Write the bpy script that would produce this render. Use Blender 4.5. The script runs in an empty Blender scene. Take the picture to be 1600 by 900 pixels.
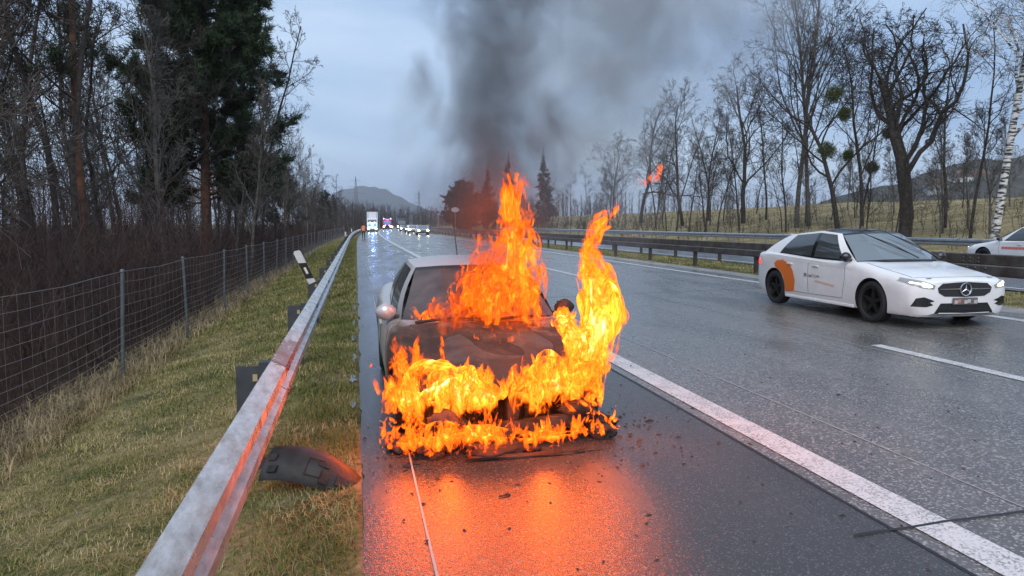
import bpy, bmesh, math, random
import numpy as np
from mathutils import Vector, Matrix, noise as mnoise
from mathutils.bvhtree import BVHTree
R = math.radians
PI = math.pi
rng = np.random.default_rng(11)
random.seed(11)
S = bpy.context.scene
COL = S.collection

# ------------------------------------------------------------ camera, sky, sun, exposure
cam = bpy.data.cameras.new('camera')
cam_o = bpy.data.objects.new('camera', cam); COL.objects.link(cam_o)
cam.sensor_width = 36.0; cam.lens = 36.0 * 1140 / 1600
cam.clip_start = 0.05; cam.clip_end = 9000
CAM_H = 1.70
cam_o.location = (0, 0, CAM_H)
cam_o.rotation_euler = (R(90 - 5.0), 0, R(-12.0))
S.camera = cam_o

SUN_EL, SUN_AZ = R(48), R(200)          # a veiled sun, high behind the photographer
w = bpy.data.worlds.new('World'); S.world = w; w.use_nodes = True
nt = w.node_tree; nt.nodes.clear()
def N(t, ty, **kw):
    n = t.nodes.new(ty)
    for k, v in kw.items(): setattr(n, k, v)
    return n
wo = N(nt, 'ShaderNodeOutputWorld'); bg = N(nt, 'ShaderNodeBackground')
sky = N(nt, 'ShaderNodeTexSky', sky_type='NISHITA', sun_disc=False)
sky.sun_elevation = SUN_EL; sky.sun_rotation = SUN_AZ; sky.air_density = 1.3; sky.dust_density = 2.0
tc = N(nt, 'ShaderNodeTexCoord'); mp = N(nt, 'ShaderNodeMapping')
mp.inputs['Scale'].default_value = (1.0, 1.0, 3.2)
cn = N(nt, 'ShaderNodeTexNoise'); cn.inputs['Scale'].default_value = 2.1; cn.inputs['Detail'].default_value = 6
cn.inputs['Roughness'].default_value = 0.52; cn.inputs['Distortion'].default_value = 0.4
cr = N(nt, 'ShaderNodeValToRGB')
cr.color_ramp.elements[0].position = 0.36; cr.color_ramp.elements[0].color = (1.85, 2.85, 4.7, 1)
cr.color_ramp.elements[1].position = 0.66; cr.color_ramp.elements[1].color = (3.7, 4.7, 6.1, 1)
mx = N(nt, 'ShaderNodeMix', data_type='RGBA'); mx.inputs[0].default_value = 0.86
L = nt.links.new
L(tc.outputs['Generated'], mp.inputs['Vector']); L(mp.outputs[0], cn.inputs['Vector']); L(cn.outputs['Fac'], cr.inputs[0])
L(sky.outputs[0], mx.inputs[6]); L(cr.outputs[0], mx.inputs[7]); L(mx.outputs[2], bg.inputs[0])
bg.inputs[1].default_value = 0.10
L(bg.outputs[0], wo.inputs[0])

sl = bpy.data.lights.new('sun', 'SUN'); sl.energy = 1.5; sl.angle = R(60); sl.color = (1.0, 0.96, 0.9)
so = bpy.data.objects.new('sun', sl); COL.objects.link(so)
_d = Vector((math.sin(SUN_AZ) * math.cos(SUN_EL), math.cos(SUN_AZ) * math.cos(SUN_EL), math.sin(SUN_EL)))
so.rotation_euler = _d.to_track_quat('Z', 'Y').to_euler(); so.location = (0, -20, 30)

S.view_settings.view_transform = 'Standard'; S.view_settings.look = 'None'
S.view_settings.exposure = 0.75; S.view_settings.gamma = 1; S.view_settings.use_curve_mapping = False
cy = S.cycles
cy.use_denoising = True
try: cy.denoiser = 'OPENIMAGEDENOISE'
except Exception: pass
cy.max_bounces = 5; cy.diffuse_bounces = 2; cy.glossy_bounces = 3; cy.transmission_bounces = 3
cy.volume_bounces = 0; cy.transparent_max_bounces = 48
cy.sample_clamp_indirect = 4.0; cy.sample_clamp_direct = 0
cy.volume_step_rate = 1.0; cy.volume_max_steps = 128
cy.caustics_reflective = False; cy.caustics_refractive = False

# ------------------------------------------------------------ layout
def shift(y):                       # the motorway bends gently right in the distance
    return max(0.0, min(y, 420.0) - 55.0) ** 2 / 6500.0
def lerp_tab(tab, x):
    xs = [a for a, _ in tab]; zs = [b for _, b in tab]
    return float(np.interp(x, xs, zs))
GTAB = [(-3000, -0.9), (-30, -0.9), (-4.2, -0.72), (-3.36, -0.56), (-2.2, -0.33), (-0.8, -0.07), (-0.25, -0.01), (0.0, -0.006), (0.06, -0.10), (10.7, 0.09),
        (10.95, 0.20), (11.3, 0.225), (12.6, 0.28), (13.9, 0.23), (14.3, 0.20), (14.5, 0.10), (24.4, 0.1), (24.7, 0.22), (26.5, 0.25), (30, 0.5), (38, 1.6), (48, 3.2), (58, 4.1), (75, 4.6), (140, 5.5), (3000, 6)]
def gz(X): return lerp_tab(GTAB, X)
def rz(X):                          # road surface height (crossfall 2 % up to the right)
    if X <= 11: return 0.02 * X
    return 0.225
def P(X, Y, z=0.0, road=False): return Vector((X + shift(Y), Y, z + (rz(X) if road else gz(X))))
_yaw, _pit = R(12), R(-5)
_f = Vector((math.sin(_yaw) * math.cos(_pit), math.cos(_yaw) * math.cos(_pit), math.sin(_pit)))
_r = Vector((math.cos(_yaw), -math.sin(_yaw), 0)); _u = _r.cross(_f)
def at(x, y, D):                    # a point seen at photo pixel (x, y), D metres deep
    return Vector((0, 0, CAM_H)) + (_f + _r * ((x - 800) / 1140) + _u * ((450 - y) / 1140)) * D

# ------------------------------------------------------------ mesh helpers
class MB:
    def __init__(s): s.v = []; s.f = []; s.m = []
    def add(s, vs, fs, mi=0):
        o = len(s.v); s.v += [tuple(p) for p in vs]; s.f += [tuple(i + o for i in q) for q in fs]; s.m += [mi] * len(fs); return s
    def box(s, c, d, rot=None, mi=0, bev=0.0):
        hx, hy, hz = d[0] / 2, d[1] / 2, d[2] / 2
        if bev > 0:
            bm = bmesh.new(); bmesh.ops.create_cube(bm, size=1.0)
            for v in bm.verts: v.co = Vector((v.co.x * d[0], v.co.y * d[1], v.co.z * d[2]))
            bmesh.ops.bevel(bm, geom=bm.edges[:], offset=bev, segments=2, profile=0.6, affect='EDGES')
            bm.verts.index_update()
            vs = [v.co.copy() for v in bm.verts]; fs = [[v.index for v in f.verts] for f in bm.faces]; bm.free()
        else:
            vs = [Vector((x, y, z)) for x in (-hx, hx) for y in (-hy, hy) for z in (-hz, hz)]
            fs = [(0, 1, 3, 2), (4, 6, 7, 5), (0, 4, 5, 1), (2, 3, 7, 6), (0, 2, 6, 4), (1, 5, 7, 3)]
        if rot is not None: vs = [rot @ p for p in vs]
        c = Vector(c); return s.add([p + c for p in vs], fs, mi)
    def tube(s, pts, rad, k=8, mi=0, cap=True):
        pts = [Vector(p) for p in pts]; n = len(pts)
        rr = rad if hasattr(rad, '__len__') else [rad] * n
        t0 = (pts[1] - pts[0]).normalized()
        a = t0.orthogonal().normalized(); vs = []
        for i, p in enumerate(pts):
            t = (pts[min(i + 1, n - 1)] - pts[max(i - 1, 0)]).normalized()
            a = (a - t * a.dot(t)); a = a.normalized() if a.length > 1e-6 else t.orthogonal().normalized(); b = t.cross(a)
            for j in range(k):
                th = 2 * PI * j / k; vs.append(p + (a * math.cos(th) + b * math.sin(th)) * rr[i])
        fs = [(i * k + j, i * k + (j + 1) % k, (i + 1) * k + (j + 1) % k, (i + 1) * k + j) for i in range(n - 1) for j in range(k)]
        if cap: fs += [tuple(range(k))[::-1], tuple(range((n - 1) * k, n * k))]
        return s.add(vs, fs, mi)
    def lathe(s, prof, axis='Z', k=24, c=(0, 0, 0), mi=0, closed=False):
        vs = []; n = len(prof)
        for (r, h) in prof:
            for j in range(k):
                th = 2 * PI * j / k; x, y = r * math.cos(th), r * math.sin(th)
                vs.append({'Z': (x, y, h), 'X': (h, x, y), 'Y': (x, h, y)}[axis])
        m = n if closed else n - 1
        fs = [(i * k + j, i * k + (j + 1) % k, ((i + 1) % n) * k + (j + 1) % k, ((i + 1) % n) * k + j) for i in range(m) for j in range(k)]
        c = Vector(c); return s.add([Vector(p) + c for p in vs], fs, mi)
    def prism(s, poly, z0, z1, plane='XY', mi=0):
        n = len(poly)
        def q(a, b, h): return {'XY': (a, b, h), 'XZ': (a, h, b), 'YZ': (h, a, b)}[plane]
        vs = [q(a, b, z0) for a, b in poly] + [q(a, b, z1) for a, b in poly]
        fs = [tuple(range(n))[::-1], tuple(range(n, 2 * n))] + [(i, (i + 1) % n, n + (i + 1) % n, n + i) for i in range(n)]
        return s.add(vs, fs, mi)
    def grid(s, rows, mi=0, closed=False):
        n, m = len(rows), len(rows[0]); vs = [p for r_ in rows for p in r_]
        fs = [(i * m + j, i * m + (j + 1) % m, (i + 1) * m + (j + 1) % m, (i + 1) * m + j) for i in range(n - 1) for j in range(m if closed else m - 1)]
        return s.add(vs, fs, mi)
    def build(s, name, mats, parent=None, smooth=False, angle=None, fix=True):
        me = bpy.data.meshes.new(name); me.from_pydata(s.v, [], s.f)
        return finish(me, name, mats, parent, smooth, angle, fix, s.m)
def finish(me, name, mats, parent=None, smooth=False, angle=None, fix=True, mi=None):
    for m in (mats if isinstance(mats, (list, tuple)) else [mats]): me.materials.append(m)
    if mi is not None and any(mi): me.polygons.foreach_set('material_index', mi)
    if fix:
        bm = bmesh.new(); bm.from_mesh(me); bmesh.ops.recalc_face_normals(bm, faces=bm.faces[:]); bm.to_mesh(me); bm.free()
    if smooth or angle is not None:
        me.polygons.foreach_set('use_smooth', [True] * len(me.polygons))
        if angle is not None: me.set_sharp_from_angle(angle=R(angle))
    me.update()
    o = bpy.data.objects.new(name, me); COL.objects.link(o)
    if parent is not None: o.parent = parent
    return o
def npmesh(name, V, Fc, mats, parent=None, smooth=False, attr=None):
    """V (n,3), Fc (m,k) arrays -> mesh object, fast."""
    V = np.asarray(V, np.float32); Fc = np.asarray(Fc, np.int32); k = Fc.shape[1]
    me = bpy.data.meshes.new(name); me.vertices.add(len(V)); me.vertices.foreach_set('co', V.ravel())
    me.loops.add(Fc.size); me.loops.foreach_set('vertex_index', Fc.ravel())
    me.polygons.add(len(Fc)); me.polygons.foreach_set('loop_start', np.arange(0, Fc.size, k, dtype=np.int32))
    if smooth: me.polygons.foreach_set('use_smooth', np.ones(len(Fc), bool))
    for m in (mats if isinstance(mats, (list, tuple)) else [mats]): me.materials.append(m)
    if attr:
        for kx, arr in attr.items():
            a = me.attributes.new(kx, 'FLOAT', 'POINT'); a.data.foreach_set('value', np.asarray(arr, np.float32))
    me.update(calc_edges=True); me.validate()
    o = bpy.data.objects.new(name, me); COL.objects.link(o)
    if parent is not None: o.parent = parent
    return o
def tag(o, label=None, cat=None, group=None, kind=None):
    if label: o['label'] = label
    if cat: o['category'] = cat
    if group: o['group'] = group
    if kind: o['kind'] = kind
    return o
def empty(name, loc=(0, 0, 0), rz_=0.0, label=None, cat=None, group=None):
    o = bpy.data.objects.new(name, None); COL.objects.link(o); o.empty_display_size = 0.2
    o.location = loc; o.rotation_euler = (0, 0, rz_)
    return tag(o, label, cat, group)
def copy_tree(o, parent=None):
    c = o.copy(); COL.objects.link(c)
    if parent is not None: c.parent = parent
    for ch in list(o.children): copy_tree(ch, c)
    return c

# ------------------------------------------------------------ materials
MAT = {}
def mat(name, col=(.5, .5, .5), rough=.5, metal=0.0, spec=.5, emit=None, es=0.0, var=0.0, vscale=8.0, bump=0.0, bscale=40.0, col2=None, coat=0.0, rvar=0.0, alpha=1.0):
    m = bpy.data.materials.new(name); m.use_nodes = True; t = m.node_tree; b = t.nodes['Principled BSDF']
    b.inputs['Base Color'].default_value = (*col, 1); b.inputs['Roughness'].default_value = rough
    b.inputs['Metallic'].default_value = metal; b.inputs['Specular IOR Level'].default_value = spec
    b.inputs['Coat Weight'].default_value = coat; b.inputs['Alpha'].default_value = alpha
    if emit: b.inputs['Emission Color'].default_value = (*emit, 1); b.inputs['Emission Strength'].default_value = es
    if var or col2 or rvar:
        tcn = N(t, 'ShaderNodeTexCoord'); nz = N(t, 'ShaderNodeTexNoise'); nz.inputs['Scale'].default_value = vscale; nz.inputs['Detail'].default_value = 5
        t.links.new(tcn.outputs['Object'], nz.inputs['Vector'])
        if var or col2:
            rp = N(t, 'ShaderNodeValToRGB'); rp.color_ramp.elements[0].position = .35; rp.color_ramp.elements[1].position = .66
            c2 = col2 or tuple(max(0, c * (1 - var)) for c in col)
            rp.color_ramp.elements[0].color = (*c2, 1); rp.color_ramp.elements[1].color = (*col, 1)
            t.links.new(nz.outputs['Fac'], rp.inputs[0]); t.links.new(rp.outputs[0], b.inputs['Base Color'])
        if rvar:
            mr = N(t, 'ShaderNodeMapRange'); mr.inputs['From Min'].default_value = .3; mr.inputs['From Max'].default_value = .7
            mr.inputs['To Min'].default_value = max(.02, rough - rvar); mr.inputs['To Max'].default_value = rough + rvar
            t.links.new(nz.outputs['Fac'], mr.inputs['Value']); t.links.new(mr.outputs[0], b.inputs['Roughness'])
    if bump:
        tcn = N(t, 'ShaderNodeTexCoord'); nz = N(t, 'ShaderNodeTexNoise'); nz.inputs['Scale'].default_value = bscale; nz.inputs['Detail'].default_value = 4
        bp = N(t, 'ShaderNodeBump'); bp.inputs['Strength'].default_value = bump; bp.inputs['Distance'].default_value = 0.01
        t.links.new(tcn.outputs['Object'], nz.inputs['Vector']); t.links.new(nz.outputs['Fac'], bp.inputs['Height']); t.links.new(bp.outputs[0], b.inputs['Normal'])
    MAT[name] = m; return m
mat('white_paint', (.80, .81, .82), .24, coat=.5, col2=(.74, .74, .735), vscale=2.2, rvar=.06)
mat('black_gloss', (.012, .012, .013), .12, coat=.3)
mat('black_plastic', (.022, .022, .023), .5)
mat('car_glass', (.05, .058, .062), .03, spec=1.0)
mat('windscreen_glass', (.16, .19, .205), .05, spec=1.0)
mat('rubber', (.016, .016, .017), .75, bump=.1)
mat('rim_black', (.02, .02, .021), .3, metal=.4)
mat('rim_silver', (.55, .55, .56), .3, metal=.9)
mat('chrome', (.75, .76, .78), .12, metal=1.0)
mat('seam', (.02, .02, .02), .7)
mat('galvanised', (.50, .51, .53), .34, metal=.75, var=.22, vscale=6, rvar=.1)
mat('steel_dark', (.10, .105, .115), .5, metal=.5, var=.4, vscale=5)
mat('steel_weather', (.14, .125, .115), .5, metal=.55, col2=(.07, .05, .04), vscale=3)
mat('fence_post', (.17, .19, .20), .5, metal=.5, var=.3)
mat('wire', (.36, .36, .36), .45, metal=.6)
mat('plastic_white', (.72, .72, .70), .4, var=.15, vscale=9)
mat('plastic_black', (.02, .02, .022), .45)
mat('reflector', (.75, .72, .6), .2)
# ------------------------------------------------------------ ground, road, markings
def ground_mat():
    m = bpy.data.materials.new('verge_ground'); m.use_nodes = True; t = m.node_tree; b = t.nodes['Principled BSDF']
    b.inputs['Roughness'].default_value = .9; b.inputs['Specular IOR Level'].default_value = .2
    tcn = N(t, 'ShaderNodeTexCoord')
    n1 = N(t, 'ShaderNodeTexNoise'); n1.inputs['Scale'].default_value = 1.3; n1.inputs['Detail'].default_value = 8; n1.inputs['Roughness'].default_value = .65
    n2 = N(t, 'ShaderNodeTexNoise'); n2.inputs['Scale'].default_value = 22; n2.inputs['Detail'].default_value = 4
    ad = N(t, 'ShaderNodeMath', operation='MULTIPLY_ADD'); ad.inputs[1].default_value = .45; 
    rp = N(t, 'ShaderNodeValToRGB'); e = rp.color_ramp.elements
    e[0].position = .45; e[0].color = (.030, .024, .014, 1); e[1].position = .92; e[1].color = (.28, .22, .115, 1)
    x = rp.color_ramp.elements.new(.60); x.color = (.055, .062, .018, 1)
    x = rp.color_ramp.elements.new(.74); x.color = (.15, .125, .055, 1)
    bp = N(t, 'ShaderNodeBump'); bp.inputs['Strength'].default_value = .7; bp.inputs['Distance'].default_value = .03
    k = t.links.new
    k(tcn.outputs['Object'], n1.inputs['Vector']); k(tcn.outputs['Object'], n2.inputs['Vector'])
    k(n2.outputs['Fac'], ad.inputs[0]); k(n1.outputs['Fac'], ad.inputs[2]); k(ad.outputs[0], rp.inputs[0])
    k(rp.outputs[0], b.inputs['Base Color']); k(n2.outputs['Fac'], bp.inputs['Height']); k(bp.outputs[0], b.inputs['Normal'])
    return m
M_ground = ground_mat()
def strip(name, xs, ys, zf, m, thick=0.0, smooth=True):
    V = np.array([[x + shift(y), y, zf(x, y)] for y in ys for x in xs]); nx = len(xs)
    Fc = np.array([[i * nx + j, i * nx + j + 1, (i + 1) * nx + j + 1, (i + 1) * nx + j] for i in range(len(ys) - 1) for j in range(nx - 1)])
    return npmesh(name, V, Fc, m, smooth=smooth)
def bumpy(x, y):
    z = gz(x)
    if -4.5 < x < -0.3 or 11.2 < x < 13.9: z += 0.035 * mnoise.noise(Vector((x * 1.1, y * 1.1, 0))) + .02 * mnoise.noise(Vector((x * 4, y * 4, 3)))
    if x > 26: z += .35 * mnoise.noise(Vector((x * .11, y * .08, 5)))
    return z
xs = sorted(set([a for a, _ in GTAB] + list(np.arange(-4.4, 0.01, .2).round(3)) + list(np.arange(26, 60, 2.0)) + [-400, -120, -60, -18, -12, -8, -6] + [12, 13, 90, 110, 200, 400, 900]))
ys = list(np.arange(-14, 26, .4)) + list(np.arange(26, 80, 2.0)) + list(np.arange(80, 420, 8.0)) + [420, 500, 650, 900, 1400, 2200, 3500, 6000]
tag(strip('ground', xs, ys, bumpy, M_ground), kind='structure')

def road_mat(name, base, light, speck, r0, r1, speck_scale=95.0, bump=.35):
    """wet asphalt / exposed aggregate: stone speckle, damp patches, fine relief"""
    m = bpy.data.materials.new(name); m.use_nodes = True; t = m.node_tree; b = t.nodes['Principled BSDF']; k = t.links.new
    tcn = N(t, 'ShaderNodeTexCoord')
    vo = N(t, 'ShaderNodeTexVoronoi'); vo.inputs['Scale'].default_value = speck_scale
    hs = N(t, 'ShaderNodeSeparateColor'); k(vo.outputs['Color'], hs.inputs[0])
    rp = N(t, 'ShaderNodeValToRGB'); e = rp.color_ramp.elements
    e[0].position = 1 - speck - .12; e[0].color = (*base, 1); e[1].position = 1 - speck * .3; e[1].color = (*light, 1)
    k(hs.outputs[0], rp.inputs[0])
    n1 = N(t, 'ShaderNodeTexNoise'); n1.inputs['Scale'].default_value = .9; n1.inputs['Detail'].default_value = 7; n1.inputs['Roughness'].default_value = .6
    mp_ = N(t, 'ShaderNodeMapping'); mp_.inputs['Scale'].default_value = (1.6, .35, 1)
    k(tcn.outputs['Object'], mp_.inputs[0]); k(mp_.outputs[0], n1.inputs['Vector']); k(tcn.outputs['Object'], vo.inputs['Vector'])
    n2 = N(t, 'ShaderNodeTexNoise'); n2.inputs['Scale'].default_value = 140; n2.inputs['Detail'].default_value = 2
    k(tcn.outputs['Object'], n2.inputs['Vector'])
    mul = N(t, 'ShaderNodeMix', data_type='RGBA', blend_type='MULTIPLY'); mul.inputs[0].default_value = .55
    r2 = N(t, 'ShaderNodeValToRGB'); r2.color_ramp.elements[0].position = .3; r2.color_ramp.elements[0].color = (.45, .45, .46, 1); r2.color_ramp.elements[1].position = .7
    k(n1.outputs['Fac'], r2.inputs[0]); k(rp.outputs[0], mul.inputs[6]); k(r2.outputs[0], mul.inputs[7]); k(mul.outputs[2], b.inputs['Base Color'])
    mr = N(t, 'ShaderNodeMapRange'); mr.inputs['From Min'].default_value = .35; mr.inputs['From Max'].default_value = .65
    mr.inputs['To Min'].default_value = r0; mr.inputs['To Max'].default_value = r1
    k(n1.outputs['Fac'], mr.inputs['Value']); k(mr.outputs[0], b.inputs['Roughness'])
    bp = N(t, 'ShaderNodeBump'); bp.inputs['Strength'].default_value = bump; bp.inputs['Distance'].default_value = .004
    k(n2.outputs['Fac'], bp.inputs['Height']); k(bp.outputs[0], b.inputs['Normal'])
    n3 = N(t, 'ShaderNodeTexNoise'); n3.inputs['Scale'].default_value = 34; n3.inputs['Detail'].default_value = 3; k(tcn.outputs['Object'], n3.inputs['Vector'])
    bp2 = N(t, 'ShaderNodeBump'); bp2.inputs['Strength'].default_value = bump * .8; bp2.inputs['Distance'].default_value = .006; k(n3.outputs['Fac'], bp2.inputs['Height']); k(bp.outputs[0], bp2.inputs['Normal']); k(bp2.outputs[0], b.inputs['Normal'])
    b.inputs['Specular IOR Level'].default_value = .6
    return m
M_lane = road_mat('wet_aggregate', (.125, .121, .112), (.40, .39, .37), .18, .16, .38, 75.0, .45)
M_shoulder = road_mat('wet_asphalt', (.052, .050, .048), (.15, .15, .14), .05, .13, .32, 120.0, .75)
M_far = road_mat('damp_asphalt', (.07, .07, .073), (.16, .16, .16), .15, .2, .4, 60.0, .3)
ysr = list(np.arange(-12, 60, 3.0)) + list(np.arange(60, 420, 10.0))
ysf = list(np.arange(-12, 30, .12)) + [y_ for y_ in ysr if y_ >= 30]
sh = strip('emergency_lane', [0, .7, 1.5, 2.2, 2.80], ysf, lambda x, y: rz(x), M_shoulder); tag(sh, kind='structure')
for v in sh.data.vertices:                                     # frayed asphalt edge
    if v.co.x - shift(v.co.y) < .01: v.co.x += .05 * mnoise.noise(Vector((0, v.co.y * 1.3, 7))) + .035 * mnoise.noise(Vector((3, v.co.y * 5.0, 1))); v.co.z -= .008
M_slope = mat('dry_slope', (.30, .245, .135), .95, spec=.1, col2=(.15, .125, .062), vscale=.45, bump=.8, bscale=9)
_sx = [26.2] + list(np.arange(27, 60, 2.0)) + [60, 66, 75, 90, 110, 140, 300]
tag(strip('dry_slope', _sx, [-14] + list(np.arange(0, 80, 2.0)) + list(np.arange(80, 420, 8.0)), lambda x, y: bumpy(x, y) + .03, M_slope), kind='structure')
M_litter = mat('leaf_litter', (.075, .05, .035), .95, spec=.1, col2=(.035, .024, .018), vscale=2.5, bump=.8, bscale=18)
tag(strip('forest_floor', [-300, -60, -30, -12, -7, -5, -4.25], [-14, 0, 10, 20, 40, 80, 150, 260, 420], lambda x, y: gz(x) + .035, M_litter), kind='structure')
ln = tag(strip('carriageway', [2.806, 4, 6, 8, 10, 10.72], ysr, lambda x, y: rz(x), M_lane), kind='structure')
oc = tag(strip('opposite_carriageway', [14.35, 18, 21, 24.55], ysr, lambda x, y: .225, M_far), kind='structure')
M_kerb = mat('kerb_concrete', (.30, .29, .27), .35, var=.35, vscale=3, bump=.2, bscale=60)
mb = MB()
for i in range(110):                                            # drainage channel kerb, stone by stone
    y0 = -6 + i * 1.0
    a, b_ = P(10.73, y0, 0, True), P(10.73, y0 + .985, 0, True)
    o = MB().add([a + Vector((0, 0, .004)), a + Vector((.36, 0, .05)), b_ + Vector((.36, 0, .05)), b_ + Vector((0, 0, .004)), a + Vector((0, 0, -.1)), a + Vector((.36, 0, -.1)), b_ + Vector((.36, 0, -.1)), b_ + Vector((0, 0, -.1))],
                 [(0, 1, 2, 3), (0, 4, 5, 1), (1, 5, 6, 2), (2, 6, 7, 3), (3, 7, 4, 0)])
    if i < 60: o.build('kerb_stone', M_kerb, ln)
    else: mb.add(o.v, o.f)
tag(mb.build('kerb_run', M_kerb, ln), kind='stuff')
def paint_mat(name, col, wear):
    m = mat(name, col, .35); t = m.node_tree; b = t.nodes['Principled BSDF']
    tcn = N(t, 'ShaderNodeTexCoord'); vo = N(t, 'ShaderNodeTexVoronoi'); vo.inputs['Scale'].default_value = 90
    hs = N(t, 'ShaderNodeSeparateColor'); rp = N(t, 'ShaderNodeValToRGB'); e = rp.color_ramp.elements
    e[0].position = wear; e[0].color = tuple(c * .42 for c in col) + (1,); e[1].position = wear + .25; e[1].color = (*col, 1)
    n1 = N(t, 'ShaderNodeTexNoise'); n1.inputs['Scale'].default_value = 5; n1.inputs['Detail'].default_value = 5
    ad = N(t, 'ShaderNodeMath', operation='MULTIPLY_ADD'); ad.inputs[1].default_value = .6
    k = t.links.new; k(tcn.outputs['Object'], vo.inputs['Vector']); k(tcn.outputs['Object'], n1.inputs['Vector']); k(vo.outputs['Color'], hs.inputs[0]); k(hs.outputs[0], ad.inputs[0])
    sb = N(t, 'ShaderNodeMath', operation='MULTIPLY'); sb.inputs[1].default_value = .8; k(n1.outputs['Fac'], sb.inputs[0]); k(sb.outputs[0], ad.inputs[2])
    k(ad.outputs[0], rp.inputs[0]); k(rp.outputs[0], b.inputs['Base Color'])
    bp = N(t, 'ShaderNodeBump'); bp.inputs['Strength'].default_value = .4; bp.inputs['Distance'].default_value = .003; k(hs.outputs[1], bp.inputs['Height']); k(bp.outputs[0], b.inputs['Normal'])
    return m
M_line = paint_mat('line_paint', (.62, .62, .61), .46)
M_seal = mat('joint_sealant', (.014, .014, .015), .5)
M_saw = mat('saw_cut', (.34, .34, .33), .6)
def line(name, x0, x1, y0, y1, m, parent, z=.005, jag=0.0):
    ys_ = list(np.arange(y0, min(y1, 60), 1.0)) + list(np.arange(max(60, y0), y1, 10.0)) + [y1]
    V = []; 
    for y in ys_:
        j0, j1 = rng.uniform(-jag, jag, 2)
        V += [[x0 + j0 + shift(y), y, rz(x0) + z], [x1 + j1 + shift(y), y, rz(x1) + z]]
    Fc = [[2 * i, 2 * i + 1, 2 * i + 3, 2 * i + 2] for i in range(len(ys_) - 1)]
    return npmesh(name, V, Fc, m, parent)
line('solid_line', 2.93, 3.17, -4, 400, M_line, ln, .006)
line('edge_line', 10.02, 10.20, -4, 400, M_line, ln, .006)
line('edge_line', 14.75, 14.92, -4, 300, M_line, oc, .006)
for i in range(10): line('dash', 6.50, 6.66, 2.2 + i * 18 - 0.2, 2.2 + i * 18 + 6.0, M_line, ln, .006)
for i in range(8): line('dash', 19.3, 19.46, 4 + i * 18, 10 + i * 18, M_line, oc, .006)
line('joint', 2.796, 2.822, -4, 300, M_seal, ln, .003, .006)
line('saw_cut', 3.72, 3.732, -4, 90, M_saw, ln, .005, .003)
line('saw_cut', 6.36, 6.372, -4, 90, M_saw, ln, .005, .003)
line('saw_cut', .345, .357, -4, 120, M_saw, sh, .005, .004)
V = []
xs_ = np.arange(2.55, 10.6, .15)                               # transverse sealed joints
for q, yj in enumerate((3.30, 15.6, 27.5)):
    pts = [(x, yj + .02 * math.sin(x * 2.1 + q) + rng.uniform(-.006, .006)) for x in xs_]
    V = [[x, y + d, rz(x) + .008] for x, y in pts for d in (-.011, .011)]
    npmesh('transverse_joint', V, [[2 * i, 2 * i + 2, 2 * i + 3, 2 * i + 1] for i in range(len(pts) - 1)], M_seal, ln)
M_puddle = mat('puddle_water', (.035, .03, .025), .03, spec=.8)
for i, (x, y, a, b_) in enumerate([(-.06, 6.9, .03, .16), (-.07, 8.1, .04, .22), (-.06, 9.4, .03, .3), (-.07, 11.0, .04, .3), (-.06, 12.8, .035, .4), (-.07, 15, .04, .5)]):
    pts = [(x + a * math.cos(t) * rng.uniform(.5, 1.2), y + b_ * math.sin(t) * rng.uniform(.6, 1.2)) for t in np.arange(0, 2 * PI, .3)]
    tag(npmesh('puddle', [[p[0], p[1], .012] for p in pts], [list(range(len(pts)))], M_puddle), kind='structure')
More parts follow.
